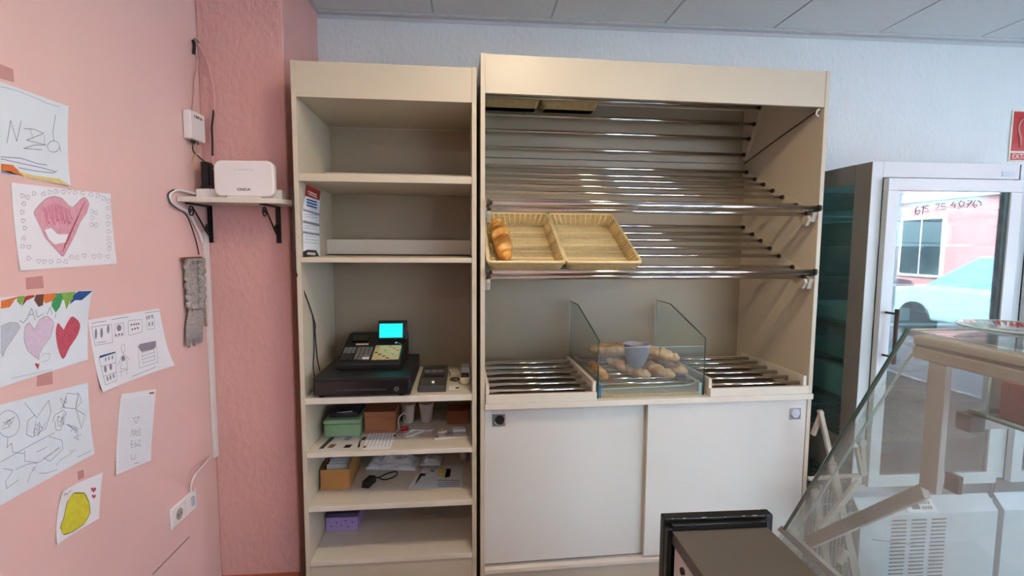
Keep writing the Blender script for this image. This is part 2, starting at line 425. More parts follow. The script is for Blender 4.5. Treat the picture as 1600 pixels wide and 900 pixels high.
K['cart'] = mat('dark_car_paint', '#5c3a3f', .2, .2, var=.02, coat=.5)
car('pale blue-green car parked outside the shop window, mirrored in the fridge door', (8.9, -3.0, -.05), PI/2, 'carw')
car('dark red car parked behind the pale blue-green car', (8.8, -8.0, -.05), PI/2, 'cart')

# ------------------------------------------------------------------ left shelf unit
U = thing('tall_shelf_unit', 'narrow tall cream shelf unit between the pink column and the bread rack', 'shelf', FL.o, FL.a)
LW, LD, LH = .712, .50, 2.256
B(0, .018, 0, LD, 0, LH).build('side_panel', 'lam', U, bevel=.001)
B(LW-.019, LW, 0, LD, 0, LH).build('side_panel', 'lam', U, bevel=.001)
B(.0185, LW-.0195, .001, .018, 2.12, LH-.002).build('header_panel', 'lam', U)
B(.0185, LW-.0195, .0185, LD-.008, 2.12, 2.138).build('top_board', 'lam', U)
B(.0185, LW-.0195, LD-.007, LD-.001, .1, 2.119).build('back_panel', 'lamback', U)
SH = [(1.829, 1.799, -.002), (1.501, 1.481, -.002), (.932, .905, -.004), (.701, .680, -.002), (.472, .448, -.002), (.232, .211, -.002)]
for zt, zb, y0 in SH:
    B(.0187, LW-.0197, y0, LD-.008, zb, zt).build('shelf', 'lamedge' if zt < 1 else 'lam', U, bevel=.0015)
for z0, z1 in ((1.830, 1.888), (1.508, 1.577)):
    B(.0187, LW-.0197, .38, .396, z0, z1).build('back_ledge', 'lamedge', U, bevel=.001)
B(.0187, LW-.0197, .004, .02, 0, .2105).build('kick_panel', 'lam', U)

# ------------------------------------------------------------------ bread rack unit
V = thing('bread_rack_unit', 'wide cream bakery rack with chrome rails and two sliding doors', 'shelf', FR.o, FR.a)
RW, RD, RH = 1.503, .585, 2.308
B(0, .018, 0, RD, 0, RH).build('side_panel', 'lam', V, bevel=.001)
B(RW-.019, RW, 0, RD, 0, RH).build('side_panel', 'lam', V, bevel=.001)
B(.0185, RW-.0195, .002, .018, 2.156, RH-.003).build('header_panel', 'lam', V)
B(.0185, RW-.0195, .0185, RD-.012, 2.292, 2.305).build('top_board', 'lam', V)
B(.0185, RW-.0195, RD-.011, RD-.003, .895, 2.003).build('back_panel', 'lamback', V)
B(.0185, RW-.0195, RD-.011, RD-.003, 2.008, 2.29).build('back_panel', 'lamback', V)
B(.0187, RW-.0005, -.012, RD-.012, .868, .894).build('counter_board', 'lamedge', V, bevel=.002)
B(.0185, RW-.0195, .05, RD-.012, .141, .160).build('bottom_board', 'lam', V)
B(.0187, RW-.0197, -.004, .049, .141, .160).build('door_track', 'lamedge', V, bevel=.002)
tr = B(.0187, RW-.0197, .020, .023, .1605, .168).box(.0187, RW-.0197, .043, .046, .1605, .168); tr.build('track_rail', 'alu', V)
B(.0185, RW-.0195, .012, .028, 0, .1405).build('kick_panel', 'lam', V)
B(.73, .745, .06, RD-.02, .161, .867).build('divider', 'lam', V)
def pull(parent, cx, cz, y, dark):
    o = B(cx-.028, cx+.028, y-.002, y, cz-.027, cz+.027).build('finger_pull', 'chrome' if not dark else 'alu', parent)
    t = T([(cx+.003, y-.0035, cz), (cx+.003, y-.0005, cz)], .021, 20); t.build('pull_cup', 'black' if dark else 'greypen', parent)
    MB().tube([(cx+.003+.021*math.cos(a), y-.003, cz+.021*math.sin(a)) for a in [PI*1.1+PI*.9*k/10 for k in range(11)]], .0016, 6).build('pull_rim', 'chrome' if dark else 'black', parent)
d1 = B(.020, .742, .026, .042, .169, .867).build('sliding_door', 'lamgrey', V, bevel=.001); pull(d1, .080, .811, .026, True)
d2 = B(.729, RW-.021, .003, .019, .169, .867).build('sliding_door', 'lamgrey', V, bevel=.001); pull(d2, 1.427, .800, .003, False)
B(.729, .7315, .0015, .003, .169, .867).build('door_edging', mat('brown_edging', '#b49a6c', .5), V)
# rails
XA, XB = .034, 1.452
rail_src = {}
def rail(y, z, r=.0088, x0=XA, x1=XB, par=V):
    k = (r, round(x1-x0, 4))
    if k not in rail_src:
        o = T([(0, 0, 0), (x1-x0, 0, 0)], r, 12).build('rail', 'chrome', par); rail_src[k] = o; o.location = (x0, y, z)
    else: o = share(rail_src[k], 'rail', par, (x0, y, z))
    return o
capsrc = None
def endcap(y, z, x, r, par=V):
    global capsrc
    if capsrc is None:
        capsrc = T([(0, 0, 0), (.009, 0, 0)], 1, 12).build('shaded_rail_cap', 'cap', par); o = capsrc  # lack of light at the rail ends is put into the brown
    else: o = share(capsrc, 'shaded_rail_cap', par)
    o.location = (x, y, z); o.scale = (1, r*1.25, r*1.25)
top = [(.424, 2.267), (.462, 2.193), (.502, 2.126), (.543, 2.050)]
A = [(.512, 1.953), (.434, 1.906), (.361, 1.870), (.286, 1.830), (.211, 1.791), (.112, 1.745)]
A2 = [(.519, 1.660), (.434, 1.620), (.360, 1.585), (.284, 1.547), (.212, 1.510), (.112, 1.461)]
for y, z in top+A+A2: rail(y, z); endcap(y, z, XB, .0088)
for y, z, r in ((.038, 1.701, .0105), (-.036, 1.721, .0115), (.036, 1.421, .0105), (-.033, 1.445, .0115)):
    rail(y, z, r); endcap(y, z, XB, r); endcap(y, z, XA-.009, r)
rail(.560, 2.219, .0088, XA, 1.34)
for x0, x1 in ((.0185, .025), (1.4615, RW-.0195)):
    MB().prism([(.572, 2.02), (.55, 2.02), (.41, 2.29), (.572, 2.29)], 'x', x0, x1).build('rail_plate', 'lam', V)
    for P in (A, A2):
        zb, zf = P[0][1], P[0][1]-.538*(P[0][0]-.015)
        MB().prism([(.56, zb+.026), (.56, zb-.028), (.018, zf-.022), (.004, zf+.022)], 'x', x0, x1).build('rail_plate', 'lam', V, bevel=.001)
for x in (.0255, 1.4445):
    for zf in (1.701, 1.421):
        B(x+.002 if x > 1 else x-.002, x+.016 if x > 1 else x+.006, -.030, .016, zf+.004, zf+.016).build('stop_arm', 'cap', V)
        MB().prism([(.016, zf-.008), (.050, zf-.010), (.068, zf-.020), (.044, zf-.052), (.028, zf-.054), (.010, zf-.025)], 'x', x, x+.0165).build('rail_bracket', 'lam', V, bevel=.003)

def tray(x0, x1, label):
    t = thing('rail_tray', label, 'tray', FR.w(x0, 0, .8945), FR.a, 'slatted bread trays on the rack counter')
    W = x1-x0
    B(0, W, -.010, .006, 0, .036).build('front_board', 'lamedge', t, bevel=.0015)
    for a in (0, W-.015): B(a, a+.015, .0065, .50, 0, .078).build('side_board', 'lamedge', t, bevel=.0015)
    B(.0155, W-.0155, .484, .499, 0, .06).build('back_board', 'lam', t)
    B(.0155, W-.0155, .0065, .483, 0, .004).build('tray_bottom', 'cap', t)
    s = None
    for k in range(6):
        y = .035+.079*k; z = .040+.0045*k
        if s is None: s = T([(.016, 0, 0), (W-.016, 0, 0)], .0085, 12).build('rail', 'chrome', t); s.location = (0, y, z)
        else: share(s, 'rail', t, (0, y, z))
    return t
tray(.022, .497, 'slatted chrome-rail tray left of the glass bread case')
tray(1.010, 1.478, 'slatted chrome-rail tray right of the glass bread case')
# middle tray with crumb board
t = thing('crumb_tray', 'crumb-covered tray with rails inside the glass bread case', 'tray', FR.w(.518, .03, .8945), FR.a)
B(0, .470, 0, .50, 0, .012).build('crumb_board', 'crumb', t)
for a in (0, .458): B(a, a+.012, .0, .50, .0125, .055).build('side_board', 'lamedge', t)
s = None
for k in range(6):
    if s is None: s = T([(.0125, 0, 0), (.4575, 0, 0)], .0085, 12).build('rail', 'chrome', t); s.location = (0, .05+.078*k, .045)
    else: share(s, 'rail', t, (0, .05+.078*k, .045))
MB().tube(catmull([(.015, .012, .034), (.12, .006, .037), (.30, .004, .040), (.40, .006, .043), (.455, .02, .047)]), .003, 8).build('front_lip', 'glasslight', t)
# glass case
t = thing('glass_bread_case', 'low glass case with slanted side panes standing on the rack counter', 'display case', FR.w(.506, .02, .8945), FR.a)
prof = [(0, 0), (0, .256), (.365, .366), (.535, .366), (.535, 0)]
for nm, x in (('left_pane', 0.0), ('right_pane', .484)):
    g = MB().prism([(y, z) for y, z in prof], 'x', x, x+.006).build(nm, 'glass', t)
    e = MB()
    P = [(x+.003, y, z) for y, z in prof[:4]]
    e.tube([P[0], P[1]], .0026, 6); e.tube([P[1], P[2]], .0026, 6); e.tube([P[2], P[3]], .0018, 6)
    e.build('pane_edge', 'glassedge', g)
    e = T([(x+.003, .535, 0), (x+.003, .535, .366)], .0022, 6).build('pane_edge', 'alu', g)
g = B(.008, .482, 0, .005, 0, .220).build('front_pane', 'glass', t)
T([(.008, .0025, .22), (.482, .0025, .22)], .0015, 6).build('pane_edge', 'glasslight', g)
B(.007, .022, .006, .020, 0, .055).build('corner_clip', mat('blue_film_clip', '#1f5f86', .3), t)
B(.468, .481, .006, .020, 0, .055).build('corner_clip', 'glasslight', t)

# breads
def bread(label, p0, p1, r, m, group, cuts=4, seed=1, flat=.82, amp=1.0):
    p0, p1 = Vector(p0), Vector(p1); d = p1-p0; L_ = d.length; n = 72; k_ = 20
    rnd = random.Random(seed); v = []; f = []
    for i in range(n+1):
        t = i/n; e = max(0, 1-abs(2*t-1)**3.2)**.5
        rr = r*max(.03, e)*(1+.03*math.sin(9*t+seed))
        for j in range(k_):
            a = 2*PI*j/k_; s_ = math.sin(a); c = math.cos(a)
            tt = t*cuts + .18*c; w_ = tt-math.floor(tt)
            rel = amp*(-.26*math.exp(-((w_-.5)/.10)**2)+.12*math.exp(-((w_-.72)/.12)**2))*max(0, s_+.25)**.7 if .06 < t < .94 else 0
            q = rr*(1+rel)
            v.append((t*L_-L_/2, q*c, q*s_*flat))
    for i in range(n):
        for j in range(k_):
            f.append((i*k_+j, i*k_+(j+1) % k_, (i+1)*k_+(j+1) % k_, (i+1)*k_+j))
    f.append(tuple(range(k_))[::-1]); f.append(tuple(n*k_+j for j in range(k_)))
    b = MB(); b.add(v, f, True); o = b.build('baguette', m)
    o.location = (p0+p1)/2; o.rotation_mode = 'QUATERNION'; o.rotation_quaternion = d.to_track_quat('X', 'Z')
    return tag(o, label, 'bread', group)
G = 'baguettes in the glass case'
W_ = FR.w
bread('pale baguette lying across the back of the glass case, behind the grey pot', W_(.548, .335, 1.045), W_(.845, .30, 1.045), .036, 'bread2', G, 3, 1)
bread('pale baguette on top of the pile at its right, pointing forward', W_(.795, .275, 1.06), W_(.915, .10, 1.040), .032, 'bread2', G, 3, 2)
bread('pale baguette under the grey pot, its torn end towards the front glass', W_(.655, .36, .982), W_(.757, .050, .978), .031, 'bread2', G, 3, 3)
bread('pale baguette in the middle of the pile, pointing forward right', W_(.75, .40, .982), W_(.868, .045, .978), .034, 'bread2', G, 3, 4)
bread('short baguette at the right end of the pile', W_(.862, .40, .984), W_(.945, .085, .982), .033, 'bread2', G, 2, 5)
bread('golden scored baguette against the left pane of the glass case', W_(.562, .33, .976), W_(.556, .052, .974), .025, 'bread1', G, 5, 6)
t = thing('grey_pot', 'small lilac-grey flared pot standing on the baguettes', 'pot', W_(.717, .118, 1.006), 0)
MB().lathe([(0, 0), (.022, 0), (.030, .006), (.044, .03), (.053, .06), (.058, .100), (.062, .104), (.060, .107), (.055, .103), (.050, .06), (.040, .03), (.022, .008), (0, .008)], 32).build('pot_body', 'pot', t)

# ------------------------------------------------------------------ wicker baskets (local: x width, y length, z up)
def basket(label, W, Lg, H, group, mtx, fine=True):
    t = thing('wicker_basket', label, 'basket', (0, 0, 0), 0, group); t.matrix_world = mtx
    tp = .022; rimr = .006
    def q(x, y, z):
        k = z/H; return (x + (tp*(1-k))*(1 if x < W/2 else -1)*1.0, y + (tp*(1-k))*(1 if y < Lg/2 else -1), z)
    # base: wavy warp strips
    b = MB(); nx = 26; 
    for i in range(nx):
        x = tp+(W-2*tp)*(i+.5)/nx
        b.box(x-.0042, x+.0042, tp, Lg-tp, .001+(.0012 if i % 2 else 0), .004+(.0012 if i % 2 else 0))
    o = b.build('base_weave', 'wicker', t); o['kind'] = 'stuff'
    b = MB(); ny = 7
    for j in range(ny):
        y = tp+(Lg-2*tp)*(j+.5)/ny; b.box(tp, W-tp, y-.006, y+.006, .0055, .0075)
    ny2 = 44
    for j in range(ny2):
        y = tp+(Lg-2*tp)*(j+.5)/ny2; b.box(tp, W-tp, y-.0016, y+.0016, -.0005, .0062)
    o = b.build('cross_weave', 'wickerl', t); o['kind'] = 'stuff'
    def side(pa, pb, inward):
        pa, pb = Vector(pa), Vector(pb)   # along bottom edge, top edge = out by tp
        nn = max(3, int((pb-pa).length/.022)); iw = Vector(inward)
        s1 = MB()
        for h in range(9):
            z = .004+(H-.008)*h/8; k = z/H
            pts = []
            A_ = pa - iw*tp*k; B_ = pb - iw*tp*k; e = (B_-A_).normalized()*tp*k
            A_ -= e; B_ += e
            m_ = nn*2
            for i in range(m_+1):
                p = A_.lerp(B_, i/m_) + iw*(.0016 if (i+h) % 2 else -.0016); pts.append((p.x, p.y, z))
            s1.tube(pts, .0036, 5, flat=1.25)
        o1 = s1.build('side_weave', 'wicker', t); o1['kind'] = 'stuff'
        s2 = MB()
        for i in range(nn+1):
            a = pa.lerp(pb, i/nn); A_ = pa - iw*tp-(pb-pa).normalized()*tp; B_ = pb - iw*tp+(pb-pa).normalized()*tp; c = A_.lerp(B_, i/nn)
            off = iw*.004
            s2.tube([(a.x+off.x, a.y+off.y, .003), (c.x+off.x, c.y+off.y, H)], .0042, 6, flat=.6)
        o2 = s2.build('stakes', 'wickerl', t); o2['kind'] = 'stuff'
    side((tp, tp, 0), (W-tp, tp, 0), (0, 1, 0)); side((W-tp, Lg-tp, 0), (tp, Lg-tp, 0), (0, -1, 0))
    side((W-tp, tp, 0), (W-tp, Lg-tp, 0), (-1, 0, 0)); side((tp, Lg-tp, 0), (tp, tp, 0), (1, 0, 0))
    r = MB(); pts = []
    R = .02
    for cx, cy_, a0 in ((W-R, R, -PI/2), (W-R, Lg-R, 0), (R, Lg-R, PI/2), (R, R, PI)):
        for k in range(5): a = a0+PI/2*k/4; pts.append((cx+R*math.cos(a), cy_+R*math.sin(a), H))
    r.tube(pts, rimr, 8, closed=True); r.build('rim', 'wickerl', t)
    return t
TH = math.atan(.538)
def fm(x, y, z, tilt):
    return Matrix.Translation(FR.w(x, y, z)) @ Matrix.Rotation(FR.a, 4, 'Z') @ Matrix.Rotation(tilt, 4, 'X')
GB = 'woven bread baskets on the chrome rails'
bz = 1.421+.0105+.006
basket('woven basket on the chrome rails, holding one golden baguette', .322, .475, .054, GB, fm(.030, .028, bz, TH))
basket('empty woven basket on the chrome rails, beside the one with the baguette', .322, .475, .054, GB, fm(.361, .028, bz, TH))
basket('woven basket on the topmost rail, leftmost, behind the cream header', .290, .110, .052, 'small baskets on the top rail', fm(.030, .452, 2.232, 0))
basket('woven basket on the topmost rail, right of the leftmost basket', .290, .110, .052, 'small baskets on the top rail', fm(.326, .452, 2.232, 0))
mb = fm(.030, .028, bz, TH)
bread('golden scored baguette lying in the left wicker basket', mb @ Vector((.080, .035, .042)), mb @ Vector((.070, .43, .042)), .041, 'bread1', 'baguette in basket', 3, 9, .82, 1.5)
o = T([FR.w(1.478, .57, 2.010), FR.w(1.478, .30, 2.083), FR.w(1.478, .03, 2.150)], .003, 6).build('hanging_cord', 'cap')
tag(o, 'thin dark cord running up the inner right side of the bread rack', 'cord')
o = MB().tube(catmull([FR.w(1.476, .02, 2.150), FR.w(1.462, .015, 2.145), FR.w(1.458, .015, 2.128), FR.w(1.470, .015, 2.120)]), .004, 8).build('wall_hook', 'white')
tag(o, 'small white hook under the right end of the rack header', 'hook')

# ------------------------------------------------------------------ cash drawer + register + items (frame L)
ZD = .9325
t = thing('cash_drawer', 'wide black metal cash drawer under the register', 'cash drawer', FL.w(.052, -.012, ZD), FL.a)
B(0, .388, .006, .43, .008, .082).build('housing', 'black', t, bevel=.003)
f = B(.010, .378, -.004, .0055, .012, .068).build('drawer_front', 'blackg', t, bevel=.002)
B(.09, .29, -.0055, -.0042, .030, .034).build('slot', 'darkg', f)
T([(.333, -.010, .034), (.333, -.0042, .034)], .010, 16).build('lock', 'chrome', f)
B(.331, .335, -.0115, -.0102, .028, .040).build('key_slot', 'black', f)
fs = None
for x in (.03, .35):
    for y in (.02, .38):
        if fs is None: fs = T([(0, 0, 0), (0, 0, .0078)], .012, 12).build('foot', 'black', t); fs.location = (x, y, 0)
        else: share(fs, 'foot', t, (x, y, 0))
ZR = ZD+.0825
t = thing('cash_register', 'black cash register with lit cyan screen, on the cash drawer', 'cash register', FL.w(.112, .12, ZR), FL.a)
MB().prism([(0, 0), (-.004, .024), (.012, .034), (.27, .112), (.33, .108), (.34, .07), (.335, 0)], 'x', 0, .272).build('case', 'black', t, bevel=.004)
sl = math.atan2(.078, .258)
def SL(x, s, h=0):   # point on the sloped top
    return Vector((x, .012+s*math.cos(sl)-h*math.sin(sl), .034+s*math.sin(sl)+h*math.cos(sl)))
def slbox(x0, x1, s0, s1, h0, h1):
    m_ = MB(); return m_.hexa([SL(x, s, h) for h in (h0, h1) for s in (s0, s1) for x in (x0, x1)])
for r_ in range(6):
    for c in range(7):
        x = .012+c*.0178+(.004 if c > 2 else 0); s = .014+r_*.0185
        wide = 1
        if c == 5 and r_ == 0: slbox(x, x+.029, s, s+.012, .0004, .006).build('key', 'keyw', t); continue
        if c == 6 and r_ == 0: continue
        if c > 5 and r_ in (1, 2): continue
        slbox(x, x+(.030 if (c == 5 and r_ in (1, 2)) else .0135), s, s+.012, .0004, .006).build('key', 'key' if c > 2 or r_ > 2 else 'darkg', t)
slbox(.052, .108, .148, .160, .0004, .001).build('name_label', 'keyw', t)
ms = slbox(.145, .262, .008, .138, .0004, .002).build('key_sheet', 'menu', t)
for j in range(7):
    for i in range(6):
        if (i*3+j) % 4 == 0: continue
        slbox(.150+i*.0185, .163+i*.0185, .016+j*.017, .026+j*.017, .0021, .0024).build('key_legend', ['redc', 'orange', 'lime', 'brown'][(i+j) % 4], ms) if (i+j) % 3 == 0 else None
slbox(.03, .10, .175, .235, .0004, .008).build('paper_cover', 'blackg', t)
d = MB().hexa([(x, y+(z-.10)*.25, z) for z in (.098, .183) for y in (.165, .19) for x in (.150, .282)]).build('display', 'blackg', t, bevel=.002)
MB().hexa([(x, y+(z-.10)*.25, z) for z in (.108, .170) for y in (.1625, .1645) for x in (.157, .262)]).build('screen', 'screen', d)
B(.205, .225, .178, .196, .085, .100).build('display_neck', 'black', t)
T([SL(.235, .150, .002), SL(.235, .150, .012)], .006, 10).build('lock', 'chrome', t)
o = MB().tube([SL(.235, .150, .013), SL(.258, .138, .006), SL(.262, .132, .004)], .002, 6).build('key_blade', 'alu', t)

t = thing('receipt_printer', 'small dark grey coin and card dock right of the cash drawer', 'printer', FL.w(.468, .035, ZD), FL.a)
MB().prism([(0, 0), (0, .028), (.06, .042), (.30, .046), (.30, 0)], 'x', 0, .115).build('case', 'darkg', t, bevel=.003)
for y0, y1 in ((.085, .16), (.185, .27)): B(.012, .103, y0, y1, .0465, .0475).build('recess', 'blackg', t)
for k in range(3): B(.014+k*.03, .040+k*.03, .164, .180, .0465, .052).build('roller', 'alu', t)
T([(.060, .028, .034), (.060, .024, .0375)], .006, 12).build('button', 'white', t)

def free(name, label, cat, mb, m, loc, rz=None, group=None, bevel=0):
    o = mb.build(name, m, bevel=bevel); o.location = loc; o.rotation_euler = (0, 0, FL.a if rz is None else rz)
    return tag(o, label, cat, group)
def spiral(R, r, turns, n=14, flat=.35, h=.003):
    return MB().tube([((R-.002*k/n)*math.cos(2*PI*k/n), (R-.002*k/n)*math.sin(2*PI*k/n), r+h*math.sin(k*1.7)*.5+h) for k in range(int(n*turns))], r, 6)
free('coiled_cable', 'dark coiled cable on the register shelf beside the dock', 'cable', spiral(.024, .0025, 3.4), 'cap', FL.w(.620, .215, ZD))
t = thing('cream_tub', 'small cream tub in the right corner of the register shelf', 'tub', FL.w(.664, .155, ZD))
MB().lathe([(0, 0), (.016, 0), (.022, .008), (.024, .03), (.021, .03), (.018, .008), (0, .008)], 20).build('tub_body', 'cream', t)
B(-.018, .018, -.004, .004, .0305, .034).build('clip', 'black', t)
free('paper_packet', 'pale paper packet lying behind the coiled cable', 'packet', B(0, .05, 0, .07, 0, .018), 'cream', FL.w(.597, .285, ZD), .2, bevel=.004)
free('blue_box', 'flat dark blue box behind the cream tub', 'box', B(0, .035, 0, .05, 0, .022), 'navy', FL.w(.648, .215, ZD), bevel=.002)
free('white_box', 'flat white box at the back right of the register shelf', 'box', B(0, .04, 0, .08, 0, .03), 'paper', FL.w(.647, .33, ZD), bevel=.002)
t = thing('printed_card', 'small printed card lying in front of the coiled cable', 'card', FL.w(.596, .065, ZD), .15)
B(0, .05, 0, .05, 0, .0012).build('card_sheet', 'paper', t); B(.028, .046, .006, .03, .0013, .0018).build('print', 'brown', t)
MB().tube([(.02+.009*math.cos(2*PI*k/14), .022+.009*math.sin(2*PI*k/14), .0028) for k in range(14)], .0014, 5, closed=True).build('ring', 'whitec', t)

# shelf below the register
Z4 = .7015
t = thing('green_tin', 'green metal tin with dark lid, left on the shelf under the register', 'tin', FL.w(.043, .155, Z4), FL.a)
B(0, .158, 0, .20, 0, .058).build('tin_body', 'green', t, bevel=.008, seg=3)
B(-.002, .160, -.002, .202, .059, .080).build('tin_rim', 'green', t, bevel=.008, seg=3)
B(.015, .145, .03, .18, .0805, .102).build('lid_tray', 'navy', t, bevel=.006)
MB().tube(catmull([(.05, .035, .104), (.08, .02, .108), (.12, .03, .108)]), .0022, 6).build('lid_handle', 'alu', t)
t = thing('brown_box', 'reddish brown cardboard box between green tin and cups', 'box', FL.w(.212, .19, Z4), FL.a)
B(0, .137, 0, .22, 0, .078).build('box_body', 'cardr', t, bevel=.002)
B(-.001, .138, -.001, .221, .0785, .100).build('box_lid', 'cardr', t, bevel=.002)
B(.09, .125, -.0018, -.0012, .064, .070).build('print', 'brown', t); B(.015, .105, -.0018, -.0012, .012, .015).build('print', 'brown', t)
cup0 = None
for x, y, lb in ((.392, .33, 'beige paper cup next to the brown box'), (.478, .33, 'beige paper cup further right from the brown box')):
    if cup0 is None:
        cup0 = thing('paper_cup', lb, 'cup', FL.w(x, y, Z4), 0, 'paper cups on the second shelf')
        MB().lathe([(0, 0), (.024, 0), (.0245, .004), (.0345, .088), (.0368, .089), (.0368, .093), (.0335, .093), (.023, .005), (0, .005)], 24).build('cup_body', 'cup', cup0)
    else: dup(cup0, FL.w(x, y, Z4), 0, lb)
free('red_clip', 'small bright red plastic clip in front of the first cup', 'clip', B(0, .036, 0, .022, 0, .016).box(.004, .012, -.006, 0, 0, .008), 'redplastic', FL.w(.372, .205, Z4), .3, bevel=.003)
free('white_wire', 'thin white wire standing up over the red clip', 'wire', MB().tube(catmull([(0, 0, .002), (-.004, .002, .03), (.0, .006, .058), (.018, .02, .072), (.03, .03, .060)]), .0024, 6), 'whitec', FL.w(.362, .225, Z4))
free('earphones', 'black earphone with thin lead beside the brown box', 'earphones', MB().tube(catmull([(0, 0, .003), (.006, .03, .003), (.02, .045, .003), (.03, .02, .003)]), .0014, 6).tube([(0, 0, .004), (0, -.008, .004)], .004, 8), 'black', FL.w(.352, .150, Z4))
free('white_cable', 'white charging cable coiled on the shelf before the cups', 'cable', MB().tube(catmull([(.10, .06, .003), (.06, .075, .003), (.02, .05, .004), (0, .02, .003), (.01, 0, .003), (.035, .005, .004), (.05, .03, .004), (.08, .05, .006), (.03, .065, .007), (.012, .03, .006)]), .0032, 6).tube([(.10, .06, .004), (.125, .068, .004)], .004, 6), 'whitec', FL.w(.395, .135, Z4))
def sheet(name, label, cat, pix, z, frame, m, th=.0008, marks=(), group=None, wob=0):
    P = [frame.Z(u, v, z) for u, v in pix]; c = sum(P, Vector())/len(P); c.z = z
    t = thing(name, label, cat, frame.w(c.x, c.y, z), frame.a, group)
    Q = [(p.x-c.x, p.y-c.y) for p in P]
    MB().prism(Q, 'z', 0, th).build('sheet', m, t)
    for mk, mm in marks:
        R_ = [frame.Z(u, v, z) for u, v in mk]
        MB().prism([(p.x-c.x, p.y-c.y) for p in R_], 'z', th+.0002, th+.0005).build('print', mm, t)
    return t
Z4s = Z4+.0004
sheet('printed_leaflet', 'grey-white printed leaflet in front of the green tin', 'paper', [(496, 705), (561, 703), (566, 678), (520, 679)], Z4s, FL, 'news',
      marks=[([(498, 701.5), (505, 701.5), (526, 681), (519, 681)], 'cap'), ([(511, 700), (520, 700), (526, 694.5), (517, 694.5)], 'brown'), ([(536, 700), (546, 700), (551, 695), (541, 695)], 'black'), ([(537, 688), (546, 688), (552, 682), (543, 682)], 'purplec')])
lines = [([(572+5.8*k, 698), (573.2+5.8*k, 698), (583.2+5.0*k, 677), (582+5.0*k, 677)], 'ltpencil') for k in range(7)]
sheet('printed_letter', 'white printed letter lying in front of the brown box', 'paper', [(567, 702.5), (610, 701), (620, 673), (577, 675)], Z4s, FL, 'paper', marks=lines+[([(567, 700), (571, 700), (573, 697), (569, 697)], 'brown')])
sheet('small_slip', 'small slip of paper between the leaflet and the letter', 'paper', [(558, 699), (566, 699), (574, 682), (565, 682)], Z4s, FL, 'news', marks=[([(565, 688), (569, 688), (573, 683.5), (568, 683.5)], 'black')])
t = thing('folded_newspaper', 'folded newspaper under a tape roll at the right of the shelf', 'newspaper', FL.w(.530, .092, Z4), FL.a+.05)
B(0, .145, 0, .10, 0, .008).build('pages', 'news', t, bevel=.001)
B(.004, .018, .004, .028, .0082, .0087).build('print', 'cardr', t)
for k in range(3): B(.045, .085, .012+.02*k, .022+.02*k, .0082, .0087).build('print', 'pencil', t)
free('tape_roll', 'brown-and-white roll of tape lying on the newspaper', 'tape', MB().lathe([(.012, 0), (.022, 0), (.022, .016), (.012, .016), (.012, 0)], 20), 'cup', FL.w(.563, .150, Z4+.0085))
free('plastic_pouch', 'bluish folded plastic pouch on the newspaper, right of the tape', 'pouch', B(0, .06, 0, .045, 0, .012), 'paperb', FL.w(.608, .145, Z4+.0088), .1, bevel=.004)
free('grey_box', 'grey brown box at the back right of the second shelf', 'box', B(0, .10, 0, .10, 0, .065), 'cardr', FL.w(.580, .275, Z4), bevel=.002)

# third shelf
Z5 = .4725
t = thing('open_cardboard_box', 'open brown cardboard box stuffed with white papers', 'box', FL.w(.030, .135, Z5), FL.a)
B(0, .125, 0, .003, 0, .092).build('box_side', 'card', t); B(0, .125, .217, .22, 0, .092).build('box_side', 'card', t)
B(0, .003, .0035, .2165, 0, .092).build('box_side', 'card', t); B(.122, .125, .0035, .2165, 0, .110).build('box_side', 'card', t)
B(.0035, .1215, .0035, .2165, 0, .003).build('box_bottom', 'card', t)
for k in range(6):
    a = .2*math.sin(k*2.3)
    o = B(-.045, .045, 0, .002, 0, .095).build('loose_paper', 'paper' if k % 2 else 'news', t); o.location = (.062+.006*math.sin(k*3), .03+.03*k, .0045); o.rotation_euler = (-.12, a*.3, a)
def crumple(W, D, H, seed, n=14, cap=9):
    r = random.Random(seed); g = [[r.random() for _ in range(n+1)] for _ in range(n+1)]
    m = MB(); v = []
    for j in range(n+1):
        for i in range(n+1):
            e = min(i, n-i, j, n-j)/n*4; e = min(1, e)
            v.append((W*i/n+.004*g[j][i], D*j/n+.004*g[i][j], min(cap-.012*g[i][j], .001+H*(.25+.75*e)*(.35+.65*abs(math.sin(i*.7+seed+g[j][i])*math.cos(j*.6+seed))))))
    b = [(x, y, 0) for x, y, z in v]; N = (n+1)
    f = [(j*N+i, j*N+i+1, (j+1)*N+i+1, (j+1)*N+i) for j in range(n) for i in range(n)]
    fb = [tuple(q+N*N for q in ff)[::-1] for ff in f]
    sd = []
    for i in range(n):
        sd += [(i, i+N*N, i+1+N*N, i+1), (n*N+i, n*N+i+1, n*N+i+1+N*N, n*N+i+N*N), (i*N, (i+1)*N, (i+1)*N+N*N, i*N+N*N), (i*N+n, i*N+n+N*N, (i+1)*N+n+N*N, (i+1)*N+n)]
    m.add(v+b, f+fb+sd); return m
free('crumpled_papers', 'pile of crumpled white papers behind the black charger', 'paper', crumple(.24, .13, .055, 3), 'paper', FL.w(.185, .325, Z5), -.12)
free('white_sheets', 'stack of thin white sheets right of the crumpled papers', 'paper', crumple(.10, .10, .03, 5, 8), 'paper', FL.w(.44, .345, Z5), -.1)
